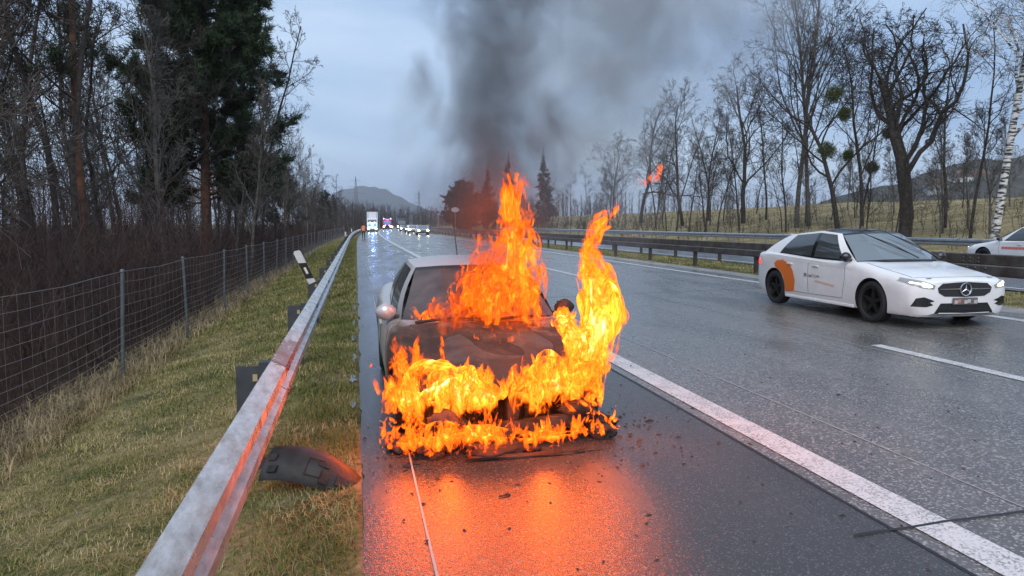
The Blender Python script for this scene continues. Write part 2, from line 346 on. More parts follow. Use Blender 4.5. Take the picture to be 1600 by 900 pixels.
# ------------------------------------------------------------ barriers, fence, delineators
def rail_mat():
    m = mat('rail_steel', (.60, .61, .63), .30, metal=.7, rvar=.10, vscale=5); t = m.node_tree; b = t.nodes['Principled BSDF']; k = t.links.new
    g = N(t, 'ShaderNodeTexCoord'); sx = N(t, 'ShaderNodeSeparateXYZ'); k(g.outputs['Object'], sx.inputs[0])
    mpn = N(t, 'ShaderNodeMapping'); mpn.inputs['Scale'].default_value = (6, 2.2, 9); k(g.outputs['Object'], mpn.inputs[0])
    nz = N(t, 'ShaderNodeTexNoise'); nz.inputs['Scale'].default_value = 3.0; nz.inputs['Detail'].default_value = 7; nz.inputs['Roughness'].default_value = .7; k(mpn.outputs[0], nz.inputs['Vector'])
    # one scraped, rusty stretch (Y 5.0 .. 6.6) on the upper wave
    d = N(t, 'ShaderNodeMath', operation='SUBTRACT'); d.inputs[1].default_value = 5.75; k(sx.outputs['Y'], d.inputs[0])
    a = N(t, 'ShaderNodeMath', operation='ABSOLUTE'); k(d.outputs[0], a.inputs[0])
    mr = N(t, 'ShaderNodeMapRange'); mr.inputs['From Min'].default_value = .45; mr.inputs['From Max'].default_value = 1.0; mr.inputs['To Min'].default_value = .30; mr.inputs['To Max'].default_value = -.3; k(a.outputs[0], mr.inputs['Value'])
    mz = N(t, 'ShaderNodeMapRange'); mz.inputs['From Min'].default_value = .60; mz.inputs['From Max'].default_value = .70; mz.inputs['To Min'].default_value = -.3; mz.inputs['To Max'].default_value = 0.0; k(sx.outputs['Z'], mz.inputs['Value'])
    s1 = N(t, 'ShaderNodeMath', operation='ADD'); k(mr.outputs[0], s1.inputs[0]); k(mz.outputs[0], s1.inputs[1])
    s2 = N(t, 'ShaderNodeMath', operation='ADD'); k(s1.outputs[0], s2.inputs[0]); k(nz.outputs['Fac'], s2.inputs[1])
    rp = N(t, 'ShaderNodeValToRGB'); rp.color_ramp.elements[0].position = .62; rp.color_ramp.elements[1].position = .74
    k(s2.outputs[0], rp.inputs[0])
    n2 = N(t, 'ShaderNodeTexNoise'); n2.inputs['Scale'].default_value = 2.2; n2.inputs['Detail'].default_value = 9; n2.inputs['Roughness'].default_value = .72; k(mpn.outputs[0], n2.inputs['Vector'])
    r2 = N(t, 'ShaderNodeValToRGB'); r2.color_ramp.elements[0].position = .35; r2.color_ramp.elements[0].color = (.33, .29, .245, 1); r2.color_ramp.elements[1].position = .65; r2.color_ramp.elements[1].color = (.66, .655, .64, 1); k(n2.outputs['Fac'], r2.inputs[0])
    mx_ = N(t, 'ShaderNodeMix', data_type='RGBA'); k(rp.outputs[0], mx_.inputs[0]); k(r2.outputs[0], mx_.inputs[6]); mx_.inputs[7].default_value = (.17, .07, .035, 1); k(mx_.outputs[2], b.inputs['Base Color'])
    mm = N(t, 'ShaderNodeMapRange'); mm.inputs['To Min'].default_value = .45; mm.inputs['To Max'].default_value = .05; k(rp.outputs[0], mm.inputs['Value']); k(mm.outputs[0], b.inputs['Metallic'])
    return m
M_rail = rail_mat()
WPROF = [(-.012, .435), (.0, .44), (.03, .452), (.082, .482), (.084, .545), (.03, .580), (.004, .595), (.03, .610), (.084, .645), (.082, .708), (.03, .738), (.0, .750), (-.012, .755)]
def wbeam(y0, y1, x0, base, parent, m, flip=1, bolts=True, zoff=0.0):
    n = 2 if y1 < 60 else 3
    yy = np.linspace(y0, y1 + .06, n); dx = .0025
    rows = []
    for q, y in enumerate(yy):
        off = dx * (q == n - 1)
        rows.append([(x0 + flip * (px_ + off) + shift(y), y, base + z + zoff) for px_, z in WPROF])
    back = [[(a[0] - flip * .004, a[1], a[2]) for a in r_] for r_ in rows]
    mb = MB(); mb.grid(rows); mb.grid(back)
    o = mb.build('rail_section', m, parent, angle=25, fix=False)
    return o
def bolt_mesh():
    mb = MB(); mb.lathe([(.0, .016), (.018, .014), (.025, .004), (.028, 0), (.028, -.004)], 'X', 8)
    me = bpy.data.meshes.new('bolt'); me.from_pydata(mb.v, [], mb.f); me.materials.append(MAT['steel_dark']); return me
BOLT = bolt_mesh()
def sigma_post(x, y, zb, h, parent, m, name='post', w_=.17, side=-1):
    mb = MB(); t = .012
    mb.box((0, 0, h / 2 - .2), (w_, t, h + .4)); mb.box((-w_ / 2 + t / 2, .035, h / 2 - .2), (t, .07 - t, h + .396)); mb.box((w_ / 2 - t / 2, .035, h / 2 - .2), (t, .07 - t, h + .396))
    o = mb.build(name, m, parent); o.location = (x, y, zb); return o
gr = empty('guardrail', (-.55, 2, 0), 0, 'long galvanised crash barrier with a rusty scrape along the grassy verge', 'guardrail')
def to(parent, o):
    o.parent = parent; o.matrix_parent_inverse = Matrix.Translation(-Vector(parent.location)); return o
GX = -.585
for i in range(46):
    y0 = -2.6 + i * 4.0
    to(gr, wbeam(y0, y0 + 4.0, GX, 0.0, None, M_rail))
M_post = mat('post_steel', (.085, .09, .10), .45, metal=.45, var=.35, vscale=6)
for i in range(40):
    y = 1.4 + i * 4.0; s_ = shift(y)
    to(gr, sigma_post(GX - .185 + s_, y, gz(-.78) - .05, .74 + .07, None, M_post))
    if i < 16:
        mb = MB(); mb.box((0, 0, 0), (.10, .10, .20)); mb.box((.02, -.0535, 0), (.02, .006, .05))
        b_ = mb.build('spacer', M_post); b_.location = (GX - .062 + s_, y + .02, .62); to(gr, b_)
        pl = MB().box((0, 0, 0), (.032, .006, .05)).build('marker_plate', mat('plate_ochre', (.42, .33, .18), .5) if i == 0 else MAT['plate_ochre']); pl.location = (GX - .14 + s_, y - .011, .61); to(gr, pl)
    if i < 20:                                                   # lap joint of two sections
        yj = y + .0 ; rows = [[(GX + px_ + .0045 + s_, yj + q, z) for px_, z in WPROF] for q in (-.155, -.140)]
        to(gr, MB().grid(rows).build('lap_joint', M_post, fix=False))
    if i < 14:
        for dz in (.508, .682):
            for dy in (-.05, .05):
                b_ = bpy.data.objects.new('bolt', BOLT); COL.objects.link(b_); b_.location = (GX + .084 + s_, y + dy, dz); to(gr, b_)

# median barriers: box beam rails on posts
def boxrail(name, x, zb, y0, y1, label, z0=.50, z1=.70, deep=.12, m=None, posts_off=0.0, step=4.0):
    g = empty(name, (x, y0, zb), 0, label, 'guardrail')
    n = int((y1 - y0) / step)
    for i in range(n):
        a, b_ = y0 + i * step, y0 + (i + 1) * step - .012
        prof = [(-deep / 2, z0 + .02), (-deep / 2 + .02, z0), (deep / 2 - .02, z0), (deep / 2, z0 + .02), (deep / 2, z1 - .02), (deep / 2 - .02, z1), (-deep / 2 + .02, z1), (-deep / 2, z1 - .02)]
        rows = [[(x + px_ + shift(y), y, zb + z) for px_, z in prof] for y in (a, b_)]
        mb = MB().grid(rows, closed=True); mb.f += [tuple(range(8)), tuple(range(15, 7, -1))]; mb.m += [0, 0]
        to(g, mb.build('rail_section', m))
        yp = a + posts_off
        pb = MB().box((0, 0, (z0 - .4) / 2 - .0), (.10, .12, z0 + .4)).build('post', m); pb.location = (x + .01 + shift(yp), yp, zb - .001); to(g, pb)
        if a < 60 and i % 1 == 0:
            for dy in (-.12, .12, .3):
                for dz in (.06, .14):
                    b2 = bpy.data.objects.new('bolt', BOLT); COL.objects.link(b2); b2.location = (x - deep / 2 - .002 + shift(yp), yp + dy, zb + z0 + dz); b2.rotation_euler = (0, 0, PI); to(g, b2)
    return g
boxrail('median_barrier', 11.55, .235, 3.6, 170, 'dark box beam barrier along the carriageway edge of the grass median', m=MAT['steel_weather'], posts_off=.0)
boxrail('median_barrier', 13.75, .235, 2.0, 170, 'dark box beam barrier on the far edge of the grass median', z0=.56, z1=.80, m=MAT['steel_weather'], posts_off=.0)
fr = empty('roadside_barrier', (25.3, 6, .23), 0, 'light grey corrugated barrier beneath the dry grass slope', 'guardrail')
for i in range(34):
    y0 = 0 + i * 4.0
    to(fr, wbeam(y0, y0 + 4.0, 25.3, .24, None, MAT['galvanised'], flip=-1, zoff=.10))
    to(fr, sigma_post(25.42 + shift(y0), y0 + 2, .2, .85, None, MAT['galvanised'], w_=.1))

# wildlife fence
FX = -3.36
fence = empty('wire_fence', (FX, 11.4, gz(FX)), 0, 'wire mesh game fence on grey steel posts before the wood', 'fence')
fy = [3.0 + 4.2 * i for i in range(34)]
for i, y in enumerate(fy):
    mb = MB(); mb.lathe([(.0, 1.62), (.026, 1.615), (.034, 1.60), (.034, 1.575), (.028, 1.57), (.028, -.3)], 'Z', 10)
    p = mb.build('post', MAT['fence_post'], smooth=True, angle=40) if i == 0 else bpy.data.objects.new('post', pm)
    if i == 0: pm = p.data
    else: COL.objects.link(p)
    p.location = (FX + shift(y), y, gz(FX)); p.rotation_euler = (rng.normal(0, .012), rng.normal(0, .02), 0); to(fence, p)
zs = [1.58, 1.42, 1.24, 1.08, .93, .79, .67, .56, .46, .37, .29, .22, .15, .09]
def gfx(y): return gz(FX)
for zi, z in enumerate(zs):
    pts = []
    for i in range(len(fy) - 1):
        for q in range(4):
            y = fy[i] + 4.2 * q / 4; sag = -.035 * math.sin(PI * q / 4) * rng.uniform(.5, 1.3)
            pts.append((FX + .035 + shift(y) + rng.normal(0, .004), y, gz(FX) + z + sag + rng.normal(0, .004)))
    wv = MB().tube(pts, .0042 if zi == 0 else .0026, 4).build('wire', MAT['wire'], fix=False); to(fence, wv)
mb = MB()
for y in np.arange(3, 40, .30):
    x = FX + .037
    mb.tube([(x, y, gz(FX) + .05), (x + rng.normal(0, .006), y + rng.normal(0, .01), gz(FX) + .8), (x, y, gz(FX) + 1.56)], .0013, 3, cap=False)
to(fence, tag(mb.build('stay_wires', MAT['wire'], fix=False), kind='stuff'))

# marker posts
def delineator(loc, tilt, label, grp=None, s=1.0, h=.62):
    g = empty('marker_post', loc, 0, label, 'marker post', grp); g.rotation_euler = tilt
    w_ = .062 * s
    poly = [(-w_, 0), (w_, 0), (w_, h - .03), (w_ * .7, h), (-w_ * .6, h + .015), (-w_, h - .012)]
    MB().prism(poly, -.02, .02, 'XZ').build('body', MAT['plastic_white'], g)
    MB().prism([(-w_ - .003, h * .18), (w_ + .003, h * .12), (w_ + .003, h * .60), (-w_ - .003, h * .68)], -.0235, .0235, 'XZ').build('black_band', MAT['plastic_black'], g)
    MB().prism([(-.02, h * .30), (.02, h * .30), (.02, h * .5), (-.02, h * .5)], -.026, -.0238, 'XZ').build('reflector', MAT['reflector'], g)
    return g
delineator((GX - .20, 13.4, .66), (R(6), R(-24), 0), 'white plastic marker post with black band leaning over the crash barrier')
for y in (64, 100):
    delineator((GX - .35 + shift(y), y, gz(-.9)), (0, 0, 0), 'upright white marker post with black band behind the distant barrier', 'upright marker posts behind the barrier', h=1.15)
# ------------------------------------------------------------ vegetation
def bark(name, c1, c2, sc=6.0):
    return mat(name, c1, .85, spec=.2, col2=c2, vscale=sc, bump=.5, bscale=30)
bark('bark_dark', (.075, .062, .052), (.030, .026, .023))
bark('bark_grey', (.16, .145, .125), (.075, .066, .058))
bark('bark_pine', (.20, .095, .055), (.075, .045, .032), 4)
bark('bark_brush', (.088, .058, .052), (.04, .028, .026), 2)
bark('bark_far', (.085, .07, .062), (.05, .042, .038), .5)
def birch_bark():
    m = mat('bark_birch', (.62, .60, .57), .7); t = m.node_tree; b = t.nodes['Principled BSDF']; k = t.links.new
    g = N(t, 'ShaderNodeTexCoord'); mpn = N(t, 'ShaderNodeMapping'); mpn.inputs['Scale'].default_value = (1.6, 1.6, 7); k(g.outputs['Object'], mpn.inputs[0])
    nz = N(t, 'ShaderNodeTexNoise'); nz.inputs['Scale'].default_value = 1.6; nz.inputs['Detail'].default_value = 4; k(mpn.outputs[0], nz.inputs['Vector'])
    rp = N(t, 'ShaderNodeValToRGB'); rp.color_ramp.elements[0].position = .44; rp.color_ramp.elements[0].color = (.03, .028, .025, 1); rp.color_ramp.elements[1].position = .54; rp.color_ramp.elements[1].color = (.62, .60, .57, 1)
    k(nz.outputs['Fac'], rp.inputs[0]); k(rp.outputs[0], b.inputs['Base Color']); return m
birch_bark()
def leafmat(name, c1, c2):
    m = mat(name, c1, .6, spec=.3); t = m.node_tree; b = t.nodes['Principled BSDF']; k = t.links.new
    g = N(t, 'ShaderNodeNewGeometry'); rp = N(t, 'ShaderNodeValToRGB'); rp.color_ramp.elements[0].color = (*c1, 1); rp.color_ramp.elements[1].color = (*c2, 1)
    k(g.outputs['Random Per Island'], rp.inputs[0]); k(rp.outputs[0], b.inputs['Base Color']); return m
leafmat('needles', (.014, .030, .014), (.045, .075, .026))
leafmat('needles_far', (.018, .028, .020), (.035, .05, .03))
leafmat('mistletoe', (.05, .065, .02), (.085, .10, .03))

class Tubes:
    """fast accumulation of many tapering branch tubes"""
    def __init__(s): s.V = []; s.F = []; s.n = 0
    def add(s, P_, r0, r1, k):
        P_ = np.asarray(P_); n = len(P_)
        T = np.empty_like(P_); T[1:-1] = P_[2:] - P_[:-2]; T[0] = P_[1] - P_[0]; T[-1] = P_[-1] - P_[-2]
        T /= np.linalg.norm(T, axis=1)[:, None] + 1e-9
        ref = np.array([1., 0, 0]) if abs(T[0][0]) < .8 else np.array([0, 1., 0])
        A = np.cross(T, ref); A /= np.linalg.norm(A, axis=1)[:, None] + 1e-9; B = np.cross(T, A)
        th = np.arange(k) * 2 * PI / k; rr = np.linspace(r0, r1, n)
        V = P_[:, None, :] + (A[:, None, :] * np.cos(th)[None, :, None] + B[:, None, :] * np.sin(th)[None, :, None]) * rr[:, None, None]
        s.V.append(V.reshape(-1, 3))
        i = np.arange(n - 1)[:, None] * k; j = np.arange(k)[None, :]; j2 = (j + 1) % k
        s.F.append(np.stack([i + j, i + j2, i + k + j2, i + k + j], -1).reshape(-1, 4) + s.n); s.n += n * k
    def obj(s, name, m, parent=None, smooth=True):
        return npmesh(name, np.concatenate(s.V), np.concatenate(s.F), m, parent, smooth)
def grow(tb, g, start, d, length, rad, lvl, cfg, ends=None):
    """one branch and, recursively, its side branches"""
    nseg = cfg['seg'][min(lvl, len(cfg['seg']) - 1)]; wig = cfg['wig'][min(lvl, len(cfg['wig']) - 1)]; up = cfg['up'][min(lvl, len(cfg['up']) - 1)]
    pts = [np.array(start)]; d = np.array(d, float); d /= np.linalg.norm(d); dirs = [d]
    for i in range(nseg):
        d = d + g.normal(0, wig, 3) + np.array([0, 0, up]); d /= np.linalg.norm(d)
        pts.append(pts[-1] + d * length / nseg); dirs.append(d)
    pts = np.array(pts); rend = rad * cfg['taper'][min(lvl, len(cfg['taper']) - 1)]
    tb.add(pts, rad, max(rend, cfg['rmin'] * .7), cfg['k'][min(lvl, len(cfg['k']) - 1)])
    if ends is not None and lvl >= cfg['maxl'] - 1: ends.append((pts[-1], d))
    if lvl >= cfg['maxl']: return
    nb = cfg['nb'][lvl]; nb = max(1, int(round(nb * g.uniform(.8, 1.2))))
    t0 = cfg['t0'][lvl]
    for b in range(nb):
        t = t0 + (1 - t0) * (b + g.uniform(.1, .9)) / nb
        fi = min(t * nseg, nseg - 1e-6); i = int(fi); p = pts[i] + (pts[i + 1] - pts[i]) * (fi - i); dd = dirs[i + 1]
        a = g.normal(0, 1, 3); a -= dd * a.dot(dd); a /= np.linalg.norm(a) + 1e-9
        ang = R(cfg['ang'][lvl]) * g.uniform(.7, 1.25)
        nd = dd * math.cos(ang) + a * math.sin(ang)
        L_ = length * cfg['len'][lvl] * g.uniform(.65, 1.15) * (1.12 - cfg['short'] * (t - t0) / (1 - t0 + 1e-6))
        rl = max(cfg['rmin'], (rad + (rend - rad) * t) * cfg['rr'][lvl] * g.uniform(.8, 1.1))
        grow(tb, g, p, nd, L_, rl, lvl + 1, cfg, ends)
BASE = dict(seg=[9, 7, 5, 3, 2], wig=[.06, .16, .2, .22, .2], up=[.03, .06, .05, .02, 0], taper=[.25, .3, .3, .4, .5], k=[9, 6, 4, 3, 3], nb=[13, 8, 6, 4], t0=[.25, .2, .15, .15],
            ang=[45, 42, 45, 45], len=[.48, .5, .45, .5], rr=[.5, .5, .5, .6], maxl=4, rmin=.006, short=.6)
def cfg(**k): c = dict(BASE); c.update(k); return c
def bare_tree(seed, h, r, c, m='bark_dark', lean=(0, 0)):
    g = np.random.default_rng(seed); tb = Tubes()
    grow(tb, g, (0, 0, -.3), (lean[0], lean[1], 1), h, r, 0, c)
    return tb.obj('branches', MAT[m])
def split_tree(seed, h, r, c, m, lean=(0, 0), extra=None):
    """trunk + crown as two meshes"""
    g = np.random.default_rng(seed); tb = Tubes(); grow(tb, g, (0, 0, -.3), (lean[0], lean[1], 1), h, r, 0, c)
    tr = Tubes(); tr.V = tb.V[:1]; tr.F = tb.F[:1]
    cr_ = Tubes(); off = len(tb.V[0]); cr_.V = tb.V[1:]; cr_.F = [f - off for f in tb.F[1:]]
    return tr.obj('trunk', MAT[m]), cr_.obj('crown', MAT[m])
def tree_thing(name, parts, loc, rot, label, grp=None, scale=1.0, first=False):
    e = empty(name, loc, rot, label, 'tree', grp); e.scale = (scale,) * 3
    for p in parts:
        if first: q = p
        else: q = p.copy(); COL.objects.link(q)
        q.parent = e
    return e

C_slim = cfg(nb=[17, 8, 6, 4], len=[.30, .5, .5, .5], ang=[38, 38, 42, 45], t0=[.22, .2, .15, .1], up=[.02, .10, .06, .02, 0], rmin=.009)
C_pole = cfg(nb=[15, 7, 5, 4], len=[.22, .5, .5, .5], ang=[50, 40, 42, 45], t0=[.40, .2, .15, .1], rmin=.009)
C_wide = cfg(nb=[10, 8, 7, 5], len=[.60, .5, .45, .5], ang=[48, 45, 45, 45], wig=[.12, .22, .25, .25, .2], t0=[.25, .25, .15, .15], taper=[.3, .3, .3, .4, .5], rmin=.010)
C_tall = cfg(nb=[20, 8, 6, 4], len=[.40, .42, .45, .5], ang=[26, 30, 38, 42], t0=[.28, .2, .15, .1], wig=[.03, .07, .12, .2, .2], up=[.02, .06, .05, .03, 0], seg=[12, 8, 5, 3, 2], rmin=.010)
C_oak = cfg(nb=[8, 10, 8, 6], len=[.82, .45, .42, .45], ang=[44, 55, 50, 48], wig=[.10, .27, .32, .3, .2], up=[.0, .16, .03, 0, 0], t0=[.34, .2, .12, .1], taper=[.5, .3, .3, .4, .5], seg=[8, 11, 6, 4, 2], rr=[.55, .5, .45, .5], rmin=.013)
C_right = cfg(nb=[11, 9, 7, 5], len=[.52, .48, .45, .5], ang=[42, 45, 45, 45], wig=[.09, .2, .24, .25, .2], up=[.02, .10, .05, .02, 0], t0=[.22, .2, .15, .12], taper=[.3, .3, .3, .4, .5], rr=[.55, .52, .5, .6], rmin=.013)
C_birch = cfg(nb=[22, 8, 6, 5], len=[.34, .5, .5, .6], ang=[40, 40, 42, 40], wig=[.03, .12, .16, .2, .2], up=[.02, .05, -.04, -.12, -.1], t0=[.28, .2, .15, .1], rmin=.009)

GV = 'bare trees of the roadside wood'
variants = [split_tree(101, 13, .11, C_slim, 'bark_dark'), split_tree(102, 15, .12, C_pole, 'bark_dark'), split_tree(103, 11, .12, C_wide, 'bark_dark'),
            split_tree(104, 14, .11, C_tall, 'bark_grey'), split_tree(105, 9, .09, C_slim, 'bark_grey')]
used = set()
def put_tree(vi, X, Y, rot, sc, label, grp, name='bare_tree', zoff=-.05):
    first = vi not in used; used.add(vi)
    return tree_thing(name, variants[vi], P(X, Y, zoff), rot, label, grp, sc, first)
# ---- left wood: individual bare trees behind the fence
g = np.random.default_rng(7)
cells = []
for Y in np.arange(9, 60, 3.1):
    for X in (-6.2, -9.5, -13.5, -18.5, -25):
        if X / max(Y, 1) < -1.05: continue
        cells.append((X + g.uniform(-1.4, 1.4), Y + g.uniform(-1.4, 1.4)))
for Y in np.arange(62, 190, 6.5):
    for X in (-6.0, -10, -16):
        cells.append((X + g.uniform(-1.6, 1.6), Y + g.uniform(-3, 3)))
LB = ['slender dark bare tree standing in the wood behind the wire fence', 'tall straight bare tree with a branchless lower trunk behind the wire fence', 'wide spreading dark bare tree in the wood behind the wire fence',
      'pale barked upright bare tree in the wood behind the wire fence', 'thin young grey bare tree in the wood behind the wire fence']
for i, (X, Y) in enumerate(cells):
    if Y < 60 and (g.uniform() < .14 or (-.30 < X / Y < -.08 and Y < 42 and g.uniform() < .45)): continue
    vi = int(g.choice(5, p=[.26, .24, .08, .2, .22]))
    h = g.uniform(.72, 1.1) * (1.0 if X > -8 else 1.1)
    if Y > 55: h *= .72
    put_tree(vi, X, Y, g.uniform(0, 6.28), h, LB[vi], GV + ' ' + str(vi + 1))
# ---- pines
def needle_tufts(ends, g, n=22, L_=.28, w_=.012, spread=.9):
    V = []; ends = [(np.asarray(p), np.asarray(d)) for p, d in ends]
    for p, d in ends:
        dd = d[None, :] + g.normal(0, spread, (n, 3)) + np.array([0, 0, .25]); dd /= np.linalg.norm(dd, axis=1)[:, None]
        s = np.cross(dd, g.normal(0, 1, (n, 3))); s /= np.linalg.norm(s, axis=1)[:, None] + 1e-9
        o = p[None, :] + g.normal(0, .07, (n, 3)); l = L_ * g.uniform(.6, 1.2, (n, 1))
        V.append(np.stack([o - s * w_, o + s * w_, o + dd * l], 1).reshape(-1, 3))
    V = np.concatenate(V); return V, np.arange(len(V)).reshape(-1, 3)
def pine(seed, h, r, base, spread, nwh, dens, m_leaf, lean=0.0, name='pine_tree', tuftn=24, tw=.016, top_narrow=.35, bm='bark_pine', L_=.32):
    g = np.random.default_rng(seed); tb = Tubes(); ends = []
    n = 12; pts = np.array([[.25 * math.sin(i * .5 + seed) * i / n + lean * i / n, .2 * math.cos(i * .6) * i / n, -.3 + h * i / n] for i in range(n + 1)])
    tb.add(pts, r, r * .22, 9); ntr = len(tb.V[0])
    for wv in range(nwh):
        t = base + (1 - base) * (wv + g.uniform(0, .8)) / nwh
        fi = min(t * n, n - 1e-6); i = int(fi); p = pts[i] + (pts[i + 1] - pts[i]) * (fi - i)
        q = (t - base) / (1 - base)
        Lb = spread * (math.sin(PI * min(1, .22 + q * .75)) * (1 - top_narrow * q)) * g.uniform(.55, 1.15)
        a = g.uniform(0, 2 * PI); el = g.uniform(-.1, .35) + .5 * q
        d = np.array([math.cos(a) * math.cos(el), math.sin(a) * math.cos(el), math.sin(el)])
        bp = [p]; dd = d.copy()
        for s_ in range(5): dd = dd + g.normal(0, .12, 3) + np.array([0, 0, .05]); dd /= np.linalg.norm(dd); bp.append(bp[-1] + dd * Lb / 5)
        bp = np.array(bp); tb.add(bp, r * .22 * (1 - .5 * q), .012, 5)
        for b in range(int(dens * Lb)):
            u = g.uniform(.25, 1.0); fi = min(u * 5, 4.999); i2 = int(fi); p2 = bp[i2] + (bp[i2 + 1] - bp[i2]) * (fi - i2)
            d2 = dd + g.normal(0, .65, 3); d2 /= np.linalg.norm(d2); l2 = g.uniform(.3, .95) * min(1.0, Lb * .4)
            e = p2 + d2 * l2; tb.add(np.array([p2, (p2 + e) / 2 + g.normal(0, .03, 3), e]), .014, .006, 3)
            for z in (.5, .78, 1.0): ends.append((p2 + (e - p2) * z, d2))
    tr = Tubes(); tr.V = tb.V[:1]; tr.F = tb.F[:1]; cr_ = Tubes(); cr_.V = tb.V[1:]; cr_.F = [f - ntr for f in tb.F[1:]]
    V, Fc = needle_tufts(ends, g, tuftn, L_, tw)
    return tr.obj('trunk', MAT[bm]), cr_.obj('branches', MAT[bm]), npmesh('foliage', V, Fc, MAT[m_leaf])
tree_thing('pine_tree', pine(5, 22, .28, .17, 4.9, 150, 9.0, 'needles', tuftn=24, tw=.022, L_=.36), P(-7.5, 40, 0), 0, 'broad dense dark green pine rising above the bare wood', first=True)
pt = pine(9, 19, .17, .40, 2.9, 34, 5.0, 'needles', tuftn=13)
tree_thing('pine_tree', pt, P(-9.6, 29, 0), .6, 'thin pine with reddish bare trunk and sparse tufts high up', first=True)
tree_thing('pine_tree', pine(15, 17, .15, .5, 2.4, 24, 4.5, 'needles', tuftn=16), P(-12.2, 27, 0), 2.2, 'lanky dark pine with few needle tufts beside the reddish trunk', first=True)
tree_thing('pine_tree', pine(21, 10, .16, .12, 3.3, 46, 5.0, 'needles_far', tuftn=14, tw=.03), P(-9, 96, 0), 1.0, 'small dark pine among the far bare trees beyond the fence', first=True)
tree_thing('pine_tree', pine(22, 9, .16, .12, 3.0, 46, 5.0, 'needles_far', tuftn=14, tw=.03), P(-6.5, 140, 0), 2.0, 'dark pine clump at the far end of the fenced wood', first=True)
# ---- undergrowth: uncountable saplings and brambles behind the fence
def brush(name, boxes, seed, m, hmin, hmax, rad, sub=4, k=3):
    g = np.random.default_rng(seed); tb = Tubes()
    for (x0, x1, y0, y1, n) in boxes:
        for i in range(n):
            X, Y = g.uniform(x0, x1), g.uniform(y0, y1); b = np.array(P(X, Y, -.1)); h = g.uniform(hmin, hmax) * g.uniform(.6, 1)
            d = np.array([g.normal(0, .16), g.normal(0, .16), 1.0]); mid = b + d * h * .5 + g.normal(0, .05 * h, 3); top = b + d * h + g.normal(0, .1 * h, 3)
            r = rad * (1 + .02 * Y) * g.uniform(.6, 1.3)
            tb.add(np.array([b, mid, top]), r, r * .4, k)
            for q in range(sub):
                u = g.uniform(.2, .95); p = b + (top - b) * u; l = h * g.uniform(.15, .4)
                d2 = np.array([g.normal(0, .6), g.normal(0, .6), g.uniform(.1, .9)]); d2 /= np.linalg.norm(d2)
                e = p + d2 * l; tb.add(np.array([p, (p + e) / 2 + np.array([0, 0, .05 * l]), e]), r * .55, r * .25, k)
    return tag(tb.obj(name, MAT[m]), kind='stuff')
brush('undergrowth', [(-5.6, -3.9, 5, 22, 520), (-9, -5, 7, 30, 900), (-16, -8, 10, 45, 1000), (-30, -14, 14, 70, 900), (-9, -4.2, 22, 60, 900), (-14, -5, 60, 130, 1100), (-16, -6, 130, 220, 900)], 3, 'bark_brush', .9, 3.8, .0075, 5)
brush('undergrowth', [(-4.3, -3.5, 4, 40, 500)], 4, 'bark_brush', .2, .7, .004, 3)
brush('roadside_brush', [(27, 44, 14, 60, 380), (26.5, 38, 60, 170, 700)], 5, 'bark_dark', .5, 3.2, .009, 10)

# ---- right side: the row of bare trees beyond the far barrier
def rt(parts, x, depth_X, label, rot=0.0, sc=1.0, name='bare_tree'):
    """stand a tree on the line of sight through photo column x, X metres right of the verge"""
    ang = math.atan((x - 800) / 1140) + R(12); Y = depth_X / math.tan(ang)
    return tree_thing(name, parts, Vector((depth_X, Y, gz(depth_X) - .05)), rot, label, None, sc, True)
rt(split_tree(221, 10.5, .40, C_oak, 'bark_dark', (.0, .0)), 1411, 33, 'big gnarled dark oak with crooked spreading limbs on the dry slope', .5, 1.0)
rt(split_tree(202, 19, .20, C_birch, 'bark_birch', (.015, -.02)), 1550, 30, 'white barked birch leaning beside the far barrier', 0)
rt(split_tree(203, 22, .21, C_tall, 'bark_grey'), 1243, 36, 'very tall slim tree with steep pale branches', 0)
rt(split_tree(204, 21, .19, C_tall, 'bark_grey', (.03, 0)), 1262, 37, 'second tall slim pale tree close beside its twin', 2.0)
em = rt(split_tree(205, 15, .20, C_right, 'bark_dark'), 1308, 36, 'bare tree carrying round mistletoe balls in its crown', 1.0)
rt(split_tree(206, 15, .25, C_right, 'bark_dark', (-.04, 0)), 1160, 38, 'dark curving bare tree with several bent stems left of the tall pair', 2.4)
rt(split_tree(207, 14.5, .20, C_right, 'bark_dark'), 1066, 38, 'open crowned bare tree with long low limbs near the drifting smoke', 4.0)
rt(split_tree(208, 17, .26, C_right, 'bark_dark'), 1000, 40, 'dense twiggy tree with straight dark trunk behind the loose flame', .3)
rt(split_tree(209, 15, .15, C_right, 'bark_dark', (.05, 0)), 1345, 38, 'slanting bare tree between the mistletoe tree and the oak', 3.3)
rt(split_tree(210, 19, .17, C_tall, 'bark_dark'), 1640, 33, 'dark bare tree whose twigs reach in past the birch', 1.3)
rt(split_tree(211, 12, .12, C_pole, 'bark_dark'), 1195, 40, 'thin straight bare trunk between the curving tree and the tall pair', 1.3)
rt(split_tree(212, 13, .13, C_pole, 'bark_dark'), 1105, 42, 'thin leaning bare tree left of the curving tree', 2.3)
rt(split_tree(213, 13.5, .17, C_right, 'bark_dark'), 955, 45, 'hazy bare tree at the edge of the smoke', .9)
